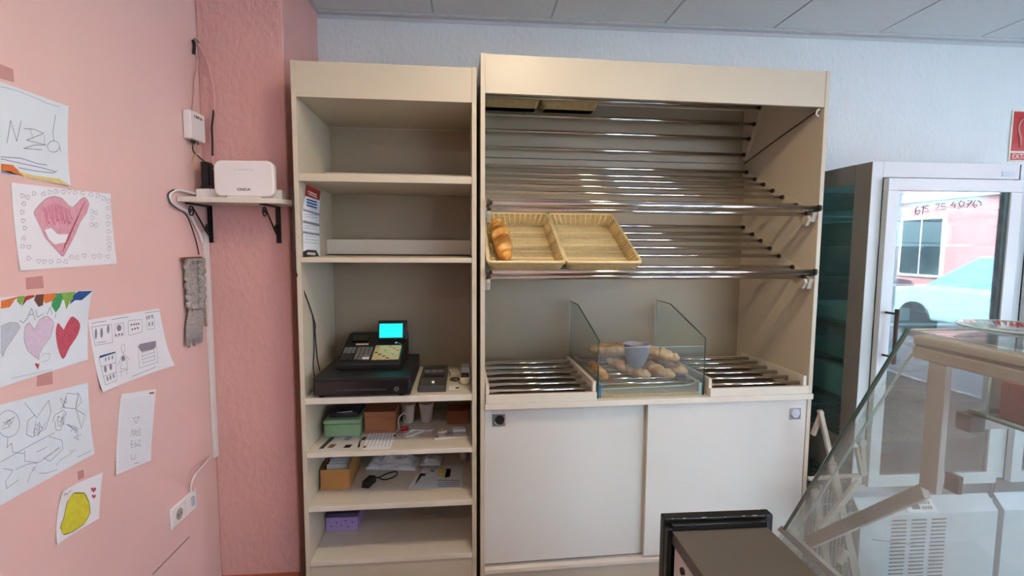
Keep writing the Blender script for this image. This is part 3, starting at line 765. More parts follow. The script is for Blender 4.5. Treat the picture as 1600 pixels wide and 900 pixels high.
sheet('handwritten_sheet', 'white handwritten sheet with a brown picture, right on the third shelf', 'paper', [(645, 763), (722, 764), (722, 727), (663, 727)], Z5+.0004, FL, 'paperb',
      marks=[([(660, 744), (664, 744), (665, 741), (661, 741)], 'black'), ([(685, 745), (694, 747), (702, 744), (704, 733), (690, 731), (682, 737)], 'yel2'), ([(695, 747), (703, 745), (705, 733), (698, 733)], 'brown'),
             ([(672, 737), (679, 738), (679, 735), (674, 734)], 'pencil')]+[([(682+(k % 2)*3, 750+3.2*k), (718, 750.5+3.2*k), (718, 751.6+3.2*k), (682+(k % 2)*3, 751.2+3.2*k)], 'pencil') for k in range(4)])
sheet('blank_sheet', 'blank sheet sticking out left of the handwritten sheet', 'paper', [(637, 764), (644, 763), (662, 740), (652, 740)], Z5+.0004, FL, 'paper')
t = thing('black_charger', 'black plug-in charger with looped cable on the third shelf', 'charger', FL.w(.205, .14, Z5), -.3)
B(0, .035, 0, .07, 0, .03).build('charger_body', 'black', t, bevel=.004)
for x in (.010, .024): T([(x, -.018, .014), (x, 0, .014)], .0025, 8).build('pin', 'black', t)
MB().tube(catmull([(.02, .07, .015), (.035, .10, .008), (.055, .15, .006), (.085, .17, .006), (.10, .14, .006), (.085, .10, .006), (.06, .085, .006), (.036, .09, .009)]), .003, 6).build('cable', 'black', t)
free('small_jar', 'small translucent jar in the back right corner of third shelf', 'jar', MB().lathe([(0, 0), (.016, 0), (.018, .03), (.010, .036), (.010, .045), (0, .045)], 16), 'cup', FL.w(.655, .40, Z5))
# bottom compartment
t = thing('purple_box', 'small purple patterned box at the left of the bottom shelf', 'box', FL.w(.024, .215, .2325), FL.a)
B(0, .145, 0, .20, 0, .066).build('box_body', 'purple', t, bevel=.002)
B(-.001, .146, -.001, .201, .0665, .085).build('box_lid', 'dpurple', t, bevel=.002)
for x, z in ((.025, .025), (.05, .042), (.07, .028), (.09, .05), (.10, .02), (.12, .042)):
    T([(x, -.0012, z), (x, -.0002, z)], .0035, 8).build('dot', 'dpurple', t)

# leaflet hanging inside the shelf unit
PXL = .0205
t = thing('wall_leaflet', 'printed leaflet with red top hanging inside the shelf unit', 'leaflet', FL.w(PXL, 0, 1.5), FL.a)
def lf(pts, x, th, nm, m, par):
    P = [FL.X(u, v, x) for u, v in pts]
    return MB().prism([(p.y, p.z-1.5) for p in P], 'x', x-PXL, x-PXL+th).build(nm, m, par)
base = lf([(480, 289), (501, 299), (498, 340), (500, 403), (474, 402), (472, 330)], PXL, .0008, 'sheet', 'paperb', t)
lf([(480, 289), (501, 299), (499, 313), (477, 306)], PXL+.0009, .0003, 'print', 'red', t)
for k, (v0, v1) in enumerate(((326, 329), (344, 348), (361, 364.5))):
    lf([(473.5, v0), (499, v0+8-k*2), (499, v1+8-k*2), (473.5, v1)], PXL+.0009, .0003, 'print', 'pencil', t)
for v0 in (310, 314.5, 319): lf([(479, v0), (495, v0+5), (495, v0+7.5), (479, v0+2.5)], PXL+.0009, .0003, 'print', 'blue', t)
for v0 in (334, 338, 352, 356, 368, 373, 378): lf([(476, v0), (496, v0+2), (496, v0+3), (476, v0+1)], PXL+.0009, .0003, 'print', 'ltpencil', t)
lf([(474, 393), (480, 390), (494, 391), (500, 403), (474, 402)], PXL+.0009, .0003, 'print', 'black', t)
lf([(480, 394), (493, 395), (493, 399), (480, 398)], PXL+.0012, .0003, 'print', 'news', t)
for k in range(2): lf([(481+k, 297.5+4*k), (495, 304+4*k), (495, 306+4*k), (481+k, 299.5+4*k)], PXL+.0012, .0003, 'print', 'cream', t)

# black cables running down the stile to the register shelf
def pxtube(pts, r, frame, y, n=8):
    return [frame.w(*frame.Y(u, v, y_)) for u, v, y_ in pts]
c1 = [(456, 290, -.006), (459, 345, -.006), (461, 420, -.006), (466, 470, .05), (474, 500, .12), (476, 540, .12), (480, 575, .10), (492, 590, .10)]
c2 = [(461, 422, -.008), (467, 470, .05), (473, 505, .14), (478, 520, .14), (489, 560, .16), (500, 580, .16)]
for i, c in enumerate((c1, c2)):
    o = MB().tube(catmull([FL.w(*(lambda q: (max(q.x, .024) if y_ > 0 else q.x, q.y, q.z))(FL.Y(u, v, y_))) for u, v, y_ in c], 8), .0026, 6).build('power_cable', 'black')
    tag(o, ['black cable running down the shelf edge, then behind the cash drawer', 'second black cable crossing inside the shelf down to the cash drawer'][i], 'cable')

# ------------------------------------------------------------------ drawings on the pink wall
class Sheet:
    def __init__(s, name, label, pix, m='paper', curl=(0, 0, 0, 0), base=.0015, sh=None):
        s.P = [PX(u, v, WX) for u, v in pix]   # TL TR BR BL
        s.curl = curl; s.b = base
        c = sum(s.P, Vector())/4; s.c = c
        s.t = thing(name, label, 'drawing', (WX, c.y, c.z), 0, 'children\'s drawings on the pink wall')
        n = 12; v = []
        for side in (0, 1):
            for j in range(n+1):
                for i in range(n+1):
                    a, b = i/n, j/n; p = s.pos(a, b, -.0006 if side else 0); v.append(p)
        N = n+1; f = []
        for j in range(n):
            for i in range(n):
                q = (j*N+i, j*N+i+1, (j+1)*N+i+1, (j+1)*N+i); f.append(q); f.append(tuple(k+N*N for k in q)[::-1])
        for i in range(n):
            f += [(i, i+N*N, i+1+N*N, i+1), (n*N+i, n*N+i+1, n*N+i+1+N*N, n*N+i+N*N), (i*N, (i+1)*N, (i+1)*N+N*N, i*N+N*N), (i*N+n, i*N+n+N*N, (i+1)*N+n+N*N, (i+1)*N+n)]
        o = MB().add(v, f, False).build('sheet', m, s.t)
        s.sheet = o
    def off(s, a, b):
        c = s.curl; k = 0
        k += c[0]*max(0, 1-math.hypot(a, b)/.45)**2+c[1]*max(0, 1-math.hypot(1-a, b)/.45)**2
        k += c[2]*max(0, 1-math.hypot(1-a, 1-b)/.45)**2+c[3]*max(0, 1-math.hypot(a, 1-b)/.45)**2
        return s.b+k
    def wall(s, a, b):
        P = s.P; return (P[0]*(1-a)+P[1]*a)*(1-b)+(P[3]*(1-a)+P[2]*a)*b
    def pos(s, a, b, e=0):
        p = s.wall(a, b); return Vector((s.off(a, b)+e, p.y-s.c.y, p.z-s.c.z))
    def inv(s, u, v):
        q = PX(u, v, WX); a = b = .5
        for _ in range(12):
            p = s.wall(a, b); da = (s.wall(a+1e-3, b)-p)/1e-3; db = (s.wall(a, b+1e-3)-p)/1e-3
            dy, dz = q.y-p.y, q.z-p.z; det = da.y*db.z-db.y*da.z
            a += (dy*db.z-db.y*dz)/det; b += (da.y*dz-dy*da.z)/det
        return min(max(a, .004), .996), min(max(b, .004), .996)
    def stroke(s, lines, m, wpx=1.2, name='pencil_lines', e=.0006):
        mb_ = MB(); w_ = wpx*.00065
        for ln in lines:
            pts = [s.pos(*s.inv(u, v), e) for u, v in ln]
            for i in range(len(pts)-1):
                a, b = pts[i], pts[i+1]; d = b-a
                if d.length < 1e-5: continue
                nrm = Vector((1, 0, 0)).cross(d).normalized()*w_; ex = d.normalized()*w_*.5
                a2, b2 = a-ex, b+ex
                mb_.add([a2-nrm, a2+nrm, b2+nrm, b2-nrm], [(0, 1, 2, 3)])
        o = mb_.build(name, m, s.t)
        if len(lines) > 1: o['kind'] = 'stuff'
    def fill(s, poly, m, name='crayon_patch', e=.0004):
        if len(poly) >= 9: poly = [(p.x, p.y) for p in catmull([(u, v, 0) for u, v in poly], 3, closed=True)]
        pts = [s.pos(*s.inv(u, v), e) for u, v in poly]; n = len(pts)
        c = sum(pts, Vector())/n
        MB().add(pts+[c], [(i, (i+1) % n, n) for i in range(n)]).build(name, m, s.t)
    def tape(s, pix, m='tape'):
        P = [PX(u, v, WX) for u, v in pix]
        MB().prism([(p.y-s.c.y, p.z-s.c.z) for p in P], 'x', .0003, .0010).build('tape', m, s.t)
def zc(ox, oy, k): return lambda pts: [(ox+x/k, oy+y/k) for x, y in pts]
def heart(cx, cy_, w_, h, rot=0, n=22):
    o = []
    for k in range(n):
        a = 2*PI*k/n; x = 16*math.sin(a)**3/17; y = -(13*math.cos(a)-5*math.cos(2*a)-2*math.cos(3*a)-math.cos(4*a))/16
        x *= w_/2; y *= h/2; o.append((cx+x*math.cos(rot)-y*math.sin(rot), cy_+x*math.sin(rot)+y*math.cos(rot)))
    return o
def closed(l): return l+[l[0]]
def circ(cx, cy_, rx, ry, n=14, a0=0, a1=2*PI): return [(cx+rx*math.cos(a0+(a1-a0)*k/n), cy_+ry*math.sin(a0+(a1-a0)*k/n)) for k in range(n+1)]
def scrib(cx, cy_, w_, h, n, sd):
    r = random.Random(sd); return [(cx+w_*(r.random()-.5), cy_+h*(r.random()-.5)) for _ in range(n)]

S = Sheet('childs_drawing', 'pale sheet with pencilled letters NZO, highest on the pink wall', [(-58, 106), (104, 166), (106, 290), (-50, 262)], 'paperb', (0, .004, .006, 0))
z = zc(0, 110, 4.737)
S.stroke([z([(45, 535), (72, 370), (117, 525), (150, 372)]), z([(172, 430), (250, 436), (318, 466), (190, 516)]), z([(190, 516), (335, 552), (250, 552), (168, 578), (305, 588)]), z(circ(390, 563, 45, 42))+z([(445, 603)]), z([(402, 330), (385, 460), (392, 520)])], K['pencil'], 1.3)
S.stroke([z([(0, 120), (120, 150), (260, 205), (330, 240), (430, 270)]), z([(215, 430), (240, 505)]), z([(320, 480), (325, 560)])], K['ltpencil'], 1.2, 'faint_lines')
S.fill(z([(0, 690), (90, 700), (130, 740), (180, 790), (120, 775), (0, 740)]), 'orange'); S.fill(z([(0, 742), (60, 745), (130, 775), (60, 785), (0, 770)]), 'purplec')
S.fill(z([(120, 745), (230, 775), (420, 800), (495, 845), (480, 856), (330, 820), (190, 795)]), 'yel2')
S.stroke([z([(0, 640), (150, 650), (270, 690), (340, 700)]), z([(0, 655), (160, 690), (300, 720), (400, 750)]), z([(130, 720), (260, 745), (380, 760), (410, 745)])], K['purplec'], 1.6, 'violet_lines')

S = Sheet('childs_drawing', 'white sheet with one big pink heart framed by tiny pencilled hearts', [(15, 285), (170, 303), (181, 412), (29, 423)], 'paper', (.002, .004, .002, .003))
z = zc(0, 270, 5.625)
HT = z([(310, 400), (290, 350), (330, 290), (400, 225), (470, 205), (540, 225), (600, 290), (640, 300), (700, 235), (740, 215), (775, 270), (755, 350), (700, 430), (640, 570), (580, 680), (545, 735), (480, 670), (390, 570), (350, 480)])
S.fill(HT, 'pinkpen'); S.stroke([closed(HT)], K['pencil'], .8)
for k in range(16):
    x = 370+k*15; S.stroke([z([(x, 270+abs(k-7)*6), (x+25, 400+(k % 3)*25), (x+35, 470-(k % 4)*20)])], K['redpen'], 1.5 if k % 2 else 1.0, 'red_hatching', .0007)
for k in range(12): S.stroke([z([(740-k*16, 250+k*34), (700-k*14, 330+k*33)])], K['redpen'], 2.0, 'red_hatching', .0007)
S.fill(z([(385, 500), (440, 485), (500, 540), (590, 540), (570, 610), (470, 630), (420, 580)]), 'paper', 'blank_patch', .0009)
hs = [(185, 200), (230, 215), (290, 180), (375, 185), (430, 170), (485, 165), (550, 165), (600, 160), (655, 170), (720, 175), (790, 190), (850, 200), (900, 225), (940, 250), (200, 270), (185, 345), (195, 420), (210, 485), (200, 575), (190, 645), (245, 650), (240, 750), (330, 775), (380, 780), (440, 780), (510, 775), (570, 780), (620, 740), (670, 745), (735, 725), (820, 735), (870, 730), (940, 735), (940, 310), (945, 385), (945, 445), (950, 515), (950, 575), (955, 625), (955, 665), (800, 340), (835, 350), (805, 395), (800, 455), (835, 460)]
S.stroke([z(closed(heart(x, y, 44, 44, math.sin(x)*.8, 10))) for x, y in hs], K['pencil'], .7, 'small_hearts')

S = Sheet('childs_drawing', 'sheet with rainbow-coloured top edge and three hearts in a row', [(-62, 470), (138, 453), (135, 562), (-40, 618)], 'paperb', (0, .012, .003, 0))
z = zc(0, 430, 5)
for poly, m in (([(0, 200), (150, 120), (160, 150), (110, 190), (70, 250), (0, 262)], 'orange'), ([(130, 160), (185, 125), (195, 175), (155, 235), (125, 205)], 'lime'), ([(160, 250), (185, 205), (265, 170), (262, 115), (205, 130), (190, 170)], 'redc'), ([(260, 195), (272, 112), (335, 112), (330, 235), (295, 248)], 'brown'), ([(330, 195), (335, 110), (440, 106), (420, 175), (395, 205), (350, 220)], 'orange'), ([(395, 240), (410, 150), (470, 108), (480, 180), (460, 250), (430, 292)], 'greenc'), ([(465, 190), (475, 112), (570, 118), (560, 180), (530, 210), (510, 270), (490, 195)], 'lime'), ([(530, 230), (560, 150), (590, 122), (690, 122), (620, 195), (570, 195)], 'blue')):
    S.fill(z(poly), m, 'rainbow_patch')
h1 = z([(0, 400), (70, 368), (135, 375), (150, 410), (90, 500), (35, 580), (15, 640), (0, 600)]); S.fill(h1, 'greypen'); S.stroke([h1], K['pencil'], .8)
h2 = z([(295, 660), (210, 590), (180, 500), (190, 400), (225, 370), (262, 430), (300, 350), (360, 318), (415, 370), (390, 480), (330, 560), (300, 620)]); S.fill(h2, 'lilac'); S.stroke([closed(h2)], K['pencil'], .8)
h3 = z([(488, 655), (450, 580), (430, 450), (450, 372), (485, 430), (520, 370), (560, 322), (620, 380), (600, 470), (540, 560)]); S.fill(h3, 'redpen')
S.fill(z([(292, 738), (265, 692), (280, 686), (290, 700), (302, 684)]), 'redc', 'tiny_heart')
S.stroke([z([(148, 355), (175, 372), (205, 340), (240, 258), (270, 352)]), z([(215, 310), (255, 305)]), z([(272, 270), (285, 330), (335, 300)]), z([(360, 305), (385, 250), (400, 300)]), z([(430, 300), (425, 335)])], K['pencil'], 1.3, 'pencilled_letters')
S.stroke([z([(80, 805), (230, 775), (400, 735)]), z([(315, 640), (330, 615), (385, 612), (375, 660), (320, 680)])], K['ltpencil'], 1.0, 'faint_lines')
S.tape([(40, 434), (66, 431), (68, 450), (41, 452)]); S.tape([(58, 586), (81, 580), (82, 600), (57, 604)])

S = Sheet('childs_drawing', 'sheet with a pencilled shop scene: figure, shelves and an oven', [(136, 500), (247, 482), (267, 571), (155, 613)], 'paper', (.001, .003, .012, .010))
z = zc(125, 470, 6)
S.stroke([z(closed([(100, 245), (290, 220), (300, 390), (135, 420)])), z(closed([(318, 218), (402, 208), (405, 320), (322, 340)])), z(closed([(445, 205), (450, 185), (575, 175), (580, 290), (450, 325)])), z(closed([(618, 150), (680, 135), (695, 260), (622, 270)])), z(closed([(172, 540), (325, 485), (330, 745), (212, 790)])), z([(185, 620), (325, 580)]), z([(200, 710), (328, 670)]),
          z(circ(398, 445, 18, 40)), z([(395, 480), (400, 500), (370, 640), (440, 635), (425, 520), (400, 500)]), z([(385, 520), (350, 605)]), z([(425, 520), (457, 550)]), z([(360, 665), (445, 645)]), z([(375, 660), (380, 715)]), z([(430, 650), (433, 690)]),
          z(closed([(538, 430), (705, 380), (720, 575), (552, 630)])), z(closed([(570, 490), (685, 450), (695, 550), (585, 585)])), z([(575, 520), (690, 480)]), z([(580, 550), (690, 515)])], K['pencil'], 1.0)
S.stroke([z([(100, 215), (150, 200), (240, 190)]), z([(290, 178), (350, 165), (450, 150)]), z([(150, 395), (235, 380)]), z([(480, 710), (700, 620)]), z([(600, 115), (740, 95)])], K['pencil'], 1.3, 'pencilled_words')
for x, y, w1, h_ in ((142, 310, 22, 100), (195, 300, 24, 95), (258, 265, 24, 80), (360, 255, 45, 60), (620, 160, 12, 40), (640, 155, 12, 40), (668, 150, 12, 40), (643, 220, 12, 45), (672, 215, 12, 45), (228, 640, 24, 70), (280, 620, 24, 60), (240, 730, 16, 50), (270, 720, 16, 50), (302, 705, 16, 45), (400, 540, 36, 50), (235, 550, 12, 40), (265, 540, 12, 40), (298, 530, 14, 40)):
    S.fill([q for q in z(circ(x, y, w1/2, h_/2, 10)[:-1])], 'pencil', 'pencil_shading')
for x, y in ((333, 322), (360, 315), (388, 312), (475, 225), (500, 222), (522, 218), (545, 215), (485, 268), (510, 262), (535, 255)): S.fill(z(circ(x, y, 7, 10, 6)[:-1]), 'pen', 'pencil_shading')
S.fill(z([(172, 540), (180, 515), (328, 475), (325, 490)]), 'blue', 'blue_roof'); S.fill(z([(538, 430), (555, 405), (705, 375), (705, 430), (690, 450), (570, 480)]), 'pencil', 'oven_top')

S = Sheet('childs_drawing', 'bluish sheet covered in loose pencil scribbles, below the rainbow sheet', [(-62, 648), (135, 598), (145, 709), (-40, 812)], 'paperb', (0, .003, .004, 0))
z = zc(0, 590, 4.2875)
S.stroke([z(circ(50, 310, 75, 90, 16)), z([(10, 330), (70, 280), (35, 300), (90, 262), (60, 330), (8, 345)]), z([(160, 170), (240, 270), (320, 152), (335, 230), (300, 340), (210, 400), (170, 380), (180, 290), (230, 250)]), z([(235, 290), (220, 390), (262, 330), (245, 395), (300, 300)]), z([(440, 105), (520, 110), (500, 210), (415, 200), (440, 105)]), z([(520, 110), (540, 160), (500, 210), (565, 250), (540, 340), (500, 200), (515, 100)]), z([(345, 300), (360, 250), (420, 220), (440, 240), (400, 350), (370, 355), (360, 290)]), z([(395, 330), (430, 240), (400, 300), (420, 235)]),
          z([(0, 565), (150, 480), (260, 420), (360, 370)]), z([(320, 395), (410, 420), (415, 480), (330, 560), (285, 540), (400, 470)]), z([(160, 490), (160, 560), (250, 570), (330, 520), (390, 465)]), z([(100, 615), (180, 580), (250, 570)]), z([(35, 745), (120, 685)]), z([(15, 610), (80, 620), (30, 700), (40, 745)]), z([(510, 535), (600, 488)]), z([(180, 700), (200, 640), (240, 590)]), z([(255, 640), (310, 640), (380, 615)]), z([(45, 400), (40, 470), (70, 440), (80, 500), (160, 510)]), z([(370, 590), (400, 550), (470, 510), (500, 480)]), z([(240, 500), (310, 465)]), z([(500, 330), (520, 420), (490, 400), (540, 380)])], K['pencil'], .9)
S.stroke([z(scrib(420, 180, 60, 90, 9, 1)), z(scrib(480, 340, 90, 60, 16, 2)), z(scrib(250, 340, 70, 100, 10, 3)), z(scrib(400, 290, 60, 80, 10, 4)), z(scrib(40, 300, 60, 50, 8, 5)), z(scrib(220, 610, 30, 50, 5, 6)), z(scrib(475, 500, 30, 40, 6, 7))], K['pencil'], .6, 'scribbles')

S = Sheet('notebook_page', 'narrow torn lined notebook page with short pencilled words', [(187, 616), (243, 608), (234, 720), (178, 743)], 'paper', (.003, 0, .002, .006))
z = zc(60, 600, 3.46)
S.stroke([z([(448+(-.8)*k, 75+k*13), (628-.6*k, 52+k*12)]) for k in range(1, 31)], K['greypen'], .5, 'ruled_lines')
S.stroke([z(closed([(510, 185), (542, 178), (525, 215)])), z([(495, 285), (505, 245), (512, 282)]), z([(515, 280), (517, 250), (530, 258), (520, 266), (533, 280)]), z([(550, 245), (537, 248), (540, 278), (555, 273)]), z([(538, 262), (550, 260)]), z([(510, 305), (497, 310), (500, 345), (512, 342)]), z([(498, 327), (510, 325)]), z([(518, 308), (520, 340), (535, 330), (520, 322)]), z([(550, 303), (540, 306), (541, 338), (556, 330)]), z([(498, 380), (500, 408), (518, 405), (522, 378)]), z([(510, 430), (540, 425)])], K['pen'], .9, 'pencilled_words')
S.fill(z([(597, 46), (622, 42), (622, 52), (597, 56)]), 'redc', 'red_print')
mt = MB()
for k in range(20):
    u0, v0 = 187+(178-187)*k/20, 616+(743-616)*k/20
    a = S.pos(0, k/20, 0); mt.add([a, a+Vector((0, -.006, -.003)), a+Vector((0, 0, -.005))], [(0, 1, 2)])
mt.build('torn_edge', 'paper', S.t)

S = Sheet('childs_drawing', 'small square sheet with a yellow crayon patch and red hearts, lowest on the wall', [(93, 767), (159, 738), (153, 810), (84, 852)], 'paper', (.008, .002, .002, .008))
z = zc(60, 600, 3.46)
pt = z([(150, 640), (185, 590), (245, 590), (270, 640), (275, 700), (240, 760), (180, 800), (130, 815), (112, 775), (135, 720)])
S.fill(pt, 'yellow'); S.fill(z(heart(294, 572, 30, 34)), 'redpen', 'red_heart'); S.fill(z(heart(296, 608, 24, 26)), 'redpen', 'red_heart')
S.stroke([z([(125, 605), (135, 590), (145, 600), (155, 585), (172, 575)])], K['pen'], .9, 'pencilled_words')
S.stroke([closed(pt)], K['pen'], 1.3, 'outline')
S.tape([(121, 737), (130, 734), (131, 746), (122, 750)])
for i, pix in enumerate(([(0, 100), (20, 108), (22, 128), (0, 122)],)):
    P = [PX(u, v, WX+.001) for u, v in pix]; c = sum(P, Vector())/4
    o = MB().prism([(p.y-c.y, p.z-c.z) for p in P], 'x', -.0006, .0006).build('tape_piece', 'tape'); o.location = (WX+.001, c.y, c.z)
    tag(o, 'piece of tape above the topmost drawing', 'tape')

# ------------------------------------------------------------------ wall shelf in the corner and what stands on it
ZS = 1.732
t = thing('corner_wall_shelf', 'small cream wall shelf on two scrolled black brackets', 'shelf', (0, 0, 0), 0)
MB().prism([(-1.120, 1.985), (-.765, 2.02), (-.715, 2.115), (-.757, 2.118), (-.757, PILY-.001), (-1.120, PILY-.001)], 'z', ZS-.020, ZS).build('board', 'lamedge', t, bevel=.0015)
for x in (-1.103, -.825):
    b = B(x-.010, x+.010, PILY-.005, PILY-.001, ZS-.175, ZS-.021).box(x-.008, x+.008, 2.02, PILY-.005, ZS-.026, ZS-.021).build('bracket', 'iron', t)
    xx = x-.002
    pts = [(xx, PILY-.008, ZS-.150)]+[(xx, PILY-.012-.03*k/4, ZS-.140+.02*k/4*1.6) for k in range(1, 5)]+[(xx, 2.09, ZS-.062), (xx, 2.05, ZS-.040)]
    sc = MB().tube(catmull([(xx, 2.178, ZS-.148), (xx, 2.15, ZS-.125), (xx, 2.10, ZS-.075), (xx, 2.055, ZS-.032)]), .0035, 6)
    def spir(cy0, cz0, R, a0, turns, sgn):
        return [(xx, cy0+R*(1-.75*k/24)*math.cos(a0+sgn*2*PI*turns*k/24), cz0+R*(1-.75*k/24)*math.sin(a0+sgn*2*PI*turns*k/24)) for k in range(25)]
    sc.tube(spir(2.052, ZS-.053, .021, PI/2, 1.35, 1), .003, 6)
    sc.tube(spir(2.160, ZS-.110, .014, -PI/2, 1.35, 1), .003, 6)
    sc.build('scroll', 'iron', b)
# router: rounded slab
t = thing('wifi_router', 'white rounded wireless router standing on the wall shelf', 'router', (-.900, 2.045, ZS+.0005), -.03)
def rrect(W, H, R, n=7):
    o = []
    for cx, cz, a0 in ((W/2-R, H-R, 0), (-W/2+R, H-R, PI/2), (-W/2+R, R, PI), (W/2-R, R, PI*1.5)):
        for k in range(n): a = a0+PI/2*k/(n-1); o.append((cx+R*math.cos(a), cz+R*math.sin(a)))
    return o
MB().prism([(x, z_+.006) for x, z_ in rrect(.232, .142, .030)][::-1], 'y', 0, .032).build('router_body', 'white', t, bevel=.008, seg=3)
B(-.065, .065, -.004, .04, 0, .0065).build('router_foot', 'white', t, bevel=.002)
mtx = Matrix.Translation((0, -.0012, .034)) @ Matrix.Rotation(PI/2, 4, 'X')
text_mesh('logo', 'CNCA', .014, 'pen', t, mtx, sx=1.3)
for k in range(10): B(-.052+.0095*k, -.048+.0095*k, -.0014, -.0004, .110-.0002*k, .1125).build('indicator', 'white' if k < 2 else 'greypen', t)
# fibre box in the corner
a = PX(284, 173, WX+.002)
t = thing('fibre_box', 'small white network box fixed in the pink corner above the shelf', 'network box', (WX+.002, 2.055, 1.962), 0)
m_ = MB(); P4 = [(0, 0), (.045, .062), (.045, .128), (0, .128)]
m_.add([(0, 0, 0), (0, .105, 0), (.032, .100, 0), (.032, -.002, 0), (0, 0, .110), (0, .105, .110), (.032, .100, .110), (.032, -.002, .110)], [(3, 2, 1, 0), (4, 5, 6, 7), (0, 1, 5, 4), (2, 3, 7, 6), (1, 2, 6, 5), (3, 0, 4, 7)])
m_.build('box_body', 'white', t, bevel=.004)
mtx = Matrix.Translation((.0325, .05, .090)) @ Matrix.Rotation(PI/2, 4, 'Z') @ Matrix.Rotation(PI/2, 4, 'X')
text_mesh('logo', 'CNCA', .016, 'pen', t, mtx, sx=1.3)
for y in (.03, .05, .07): MB().tube([(.014, y, -.012), (.014, y, .0)], .004, 8).build('plug', 'cap', t)
t = thing('power_strip', 'white power strip lying along the back of the wall shelf', 'power strip', (-1.105, 2.085, ZS+.0005), 0)
B(0, .335, 0, .05, 0, .040).build('strip_body', 'white', t, bevel=.005)
T([(-.016, .025, .02), (0, .025, .02)], .011, 10).build('cable_collar', 'white', t)
for k in range(4): T([(.04+.055*k, .025, .0402), (.04+.055*k, .025, .042)], .018, 16).build('socket', 'whitec', t)
t = thing('black_adapter', 'upright black power adapter plugged behind the router', 'adapter', (-1.085, 2.092, ZS+.043), 0)
B(0, .028, 0, .04, 0, .105).build('adapter_body', 'black', t, bevel=.003)
B(.030, .056, .004, .036, 0, .092).build('adapter_body', 'black', t, bevel=.003)
B(-.002, .058, -.002, .042, -.0005, .012).build('adapter_foot', 'black', t, bevel=.003)
t = thing('small_adapter', 'small black plug half hidden at the left of the router', 'adapter', (-1.022, 2.092, ZS+.043), 0)
B(0, .022, 0, .03, 0, .035).build('adapter_body', 'black', t, bevel=.003)
# cables round the shelf
def cable(label, pts, r, m, name='cable', n=7):
    o = MB().tube(catmull(pts, 8), r, n).build(name, m); return tag(o, label, 'cable')
Wy = lambda u, v, y: PYp(u, v, y)
Wx = lambda u, v, e=.006: PX(u, v, WX+e)
cable('pale pink cable dropping from the wall hole to the white box', [Wx(303, 62), Wx(306, 80, .010), Wx(309, 100, .010), Wx(304, 125), Wx(303, 150), Wx(301, 176, .015)], .0028, 'pinkc')
cable('pale pink cable arching from the wall hole down to the router', [Wy(304, 62, 2.165), Wy(314, 76, 2.16), Wy(325, 102, 2.16), Wy(333, 135, 2.165), Wy(335, 165, 2.165), Wy(332, 195, 2.165), Wy(332, 220, 2.16), Wy(332, 243, 2.13), Wy(334, 262, 2.10)], .0030, 'pinkc')
o = MB().tube([Wy(334, 172, 2.165), Wy(331, 200, 2.16), Wy(332, 220, 2.155), Wy(332, 243, 2.125)], .0038, 7).build('cable_sleeve', 'black'); tag(o, 'dark twisted sleeve on the cable just above the router', 'cable')
o = MB().tube([Wx(302, 62, .008), Wx(304, 72, .008), Wx(303, 84, .008)], .006, 8).tube([Wy(303, 61, 2.172), Wy(309, 67, 2.17)], .006, 8).build('cable_grommet', 'black')
tag(o, 'black cable joint at the hole high in the pink corner', 'cable joint')
cable('dark cable hanging from the white box to the router', [Wx(301, 222, .018), Wx(302, 236, .02), Wy(312, 246, 2.15), Wy(326, 258, 2.11), Wy(336, 266, 2.09)], .0028, 'cap')
cable('yellowish cable from the white box down behind the adapter', [Wx(306, 222, .018), Wx(309, 236, .018), Wx(303, 248, .02), Wx(304, 262, .03)], .0024, 'wicker')
cable('thick white mains cable looping off the left end of the wall shelf', [Vector((-1.113, 2.108, 1.752)), Wx(281, 297, .012), Wx(271, 299, .010), Wx(265, 306, .010), Wx(269, 317, .010), Wx(281, 325, .010), Wx(293, 331, .009), Wx(302, 346, .008), Wx(312, 366, .008), Wx(317, 380, .012)], .0065, 'whitec')
cable('thin black cable hanging under the left end of the wall shelf', [Wx(272, 296, .020), Wx(263, 303, .020), Wx(266, 316, .022), Wx(277, 326, .022), Wx(292, 338, .022), Wx(305, 372, .006), Wx(311, 398, .006)], .0022, 'black')
cable('thin white cable running from the socket up to the wall trunking', [Wx(299, 770, .02), Wx(299, 758, .02), Wx(305, 742, .015), Wx(318, 727, .012), Wx(329, 713, .010)], .0035, 'whitec')
cable('second thin cable curling above the wall socket', [Wx(303, 768, .02), Wx(296, 748, .014), Wx(300, 733, .012), Wx(314, 722, .010), Wx(328, 712, .008)], .0022, 'pinkc')
# trunking in the corner
o = B(WX+.001, WX+.016, PILY-.030, PILY-.003, .630, 1.600).build('cable_trunking', 'whitec', bevel=.002); tag(o, 'slim white cable trunking running down the pink corner', 'trunking')
o = MB().prism([(1.735, .388), (1.735, .392), (1.96, .392), (1.96, .388)], 'x', WX+.0003, WX+.0013).build('trim_3', 'fridgeside'); struct(o)
# socket
t = thing('wall_socket', 'white double wall socket low on the pink wall', 'socket', (WX+.0005, 1.922, .529), 0)
pl = MB().prism([(-.083, -.041), (.083, -.041), (.083, .041), (-.083, .041)], 'x', 0, .010).build('face_plate', 'white', t, bevel=.004)
B(.010, .013, -.072, -.004, -.030, .030).build('socket_module', 'white', t, bevel=.001)
T([(.0131, -.038, 0), (.0137, -.038, 0)], .021, 20).build('socket_recess', mat('socket_shadow_grey', '#9c9a8c', .5), t)
for y in (-.047, -.029): T([(.0138, y, 0), (.0142, y, 0)], .003, 8).build('socket_hole', 'black', t)
B(.010, .013, .004, .072, -.030, .030).build('network_module', 'white', t, bevel=.001)
B(.013, .020, .040, .056, -.014, .022).build('network_plug', 'greypen', t, bevel=.001)
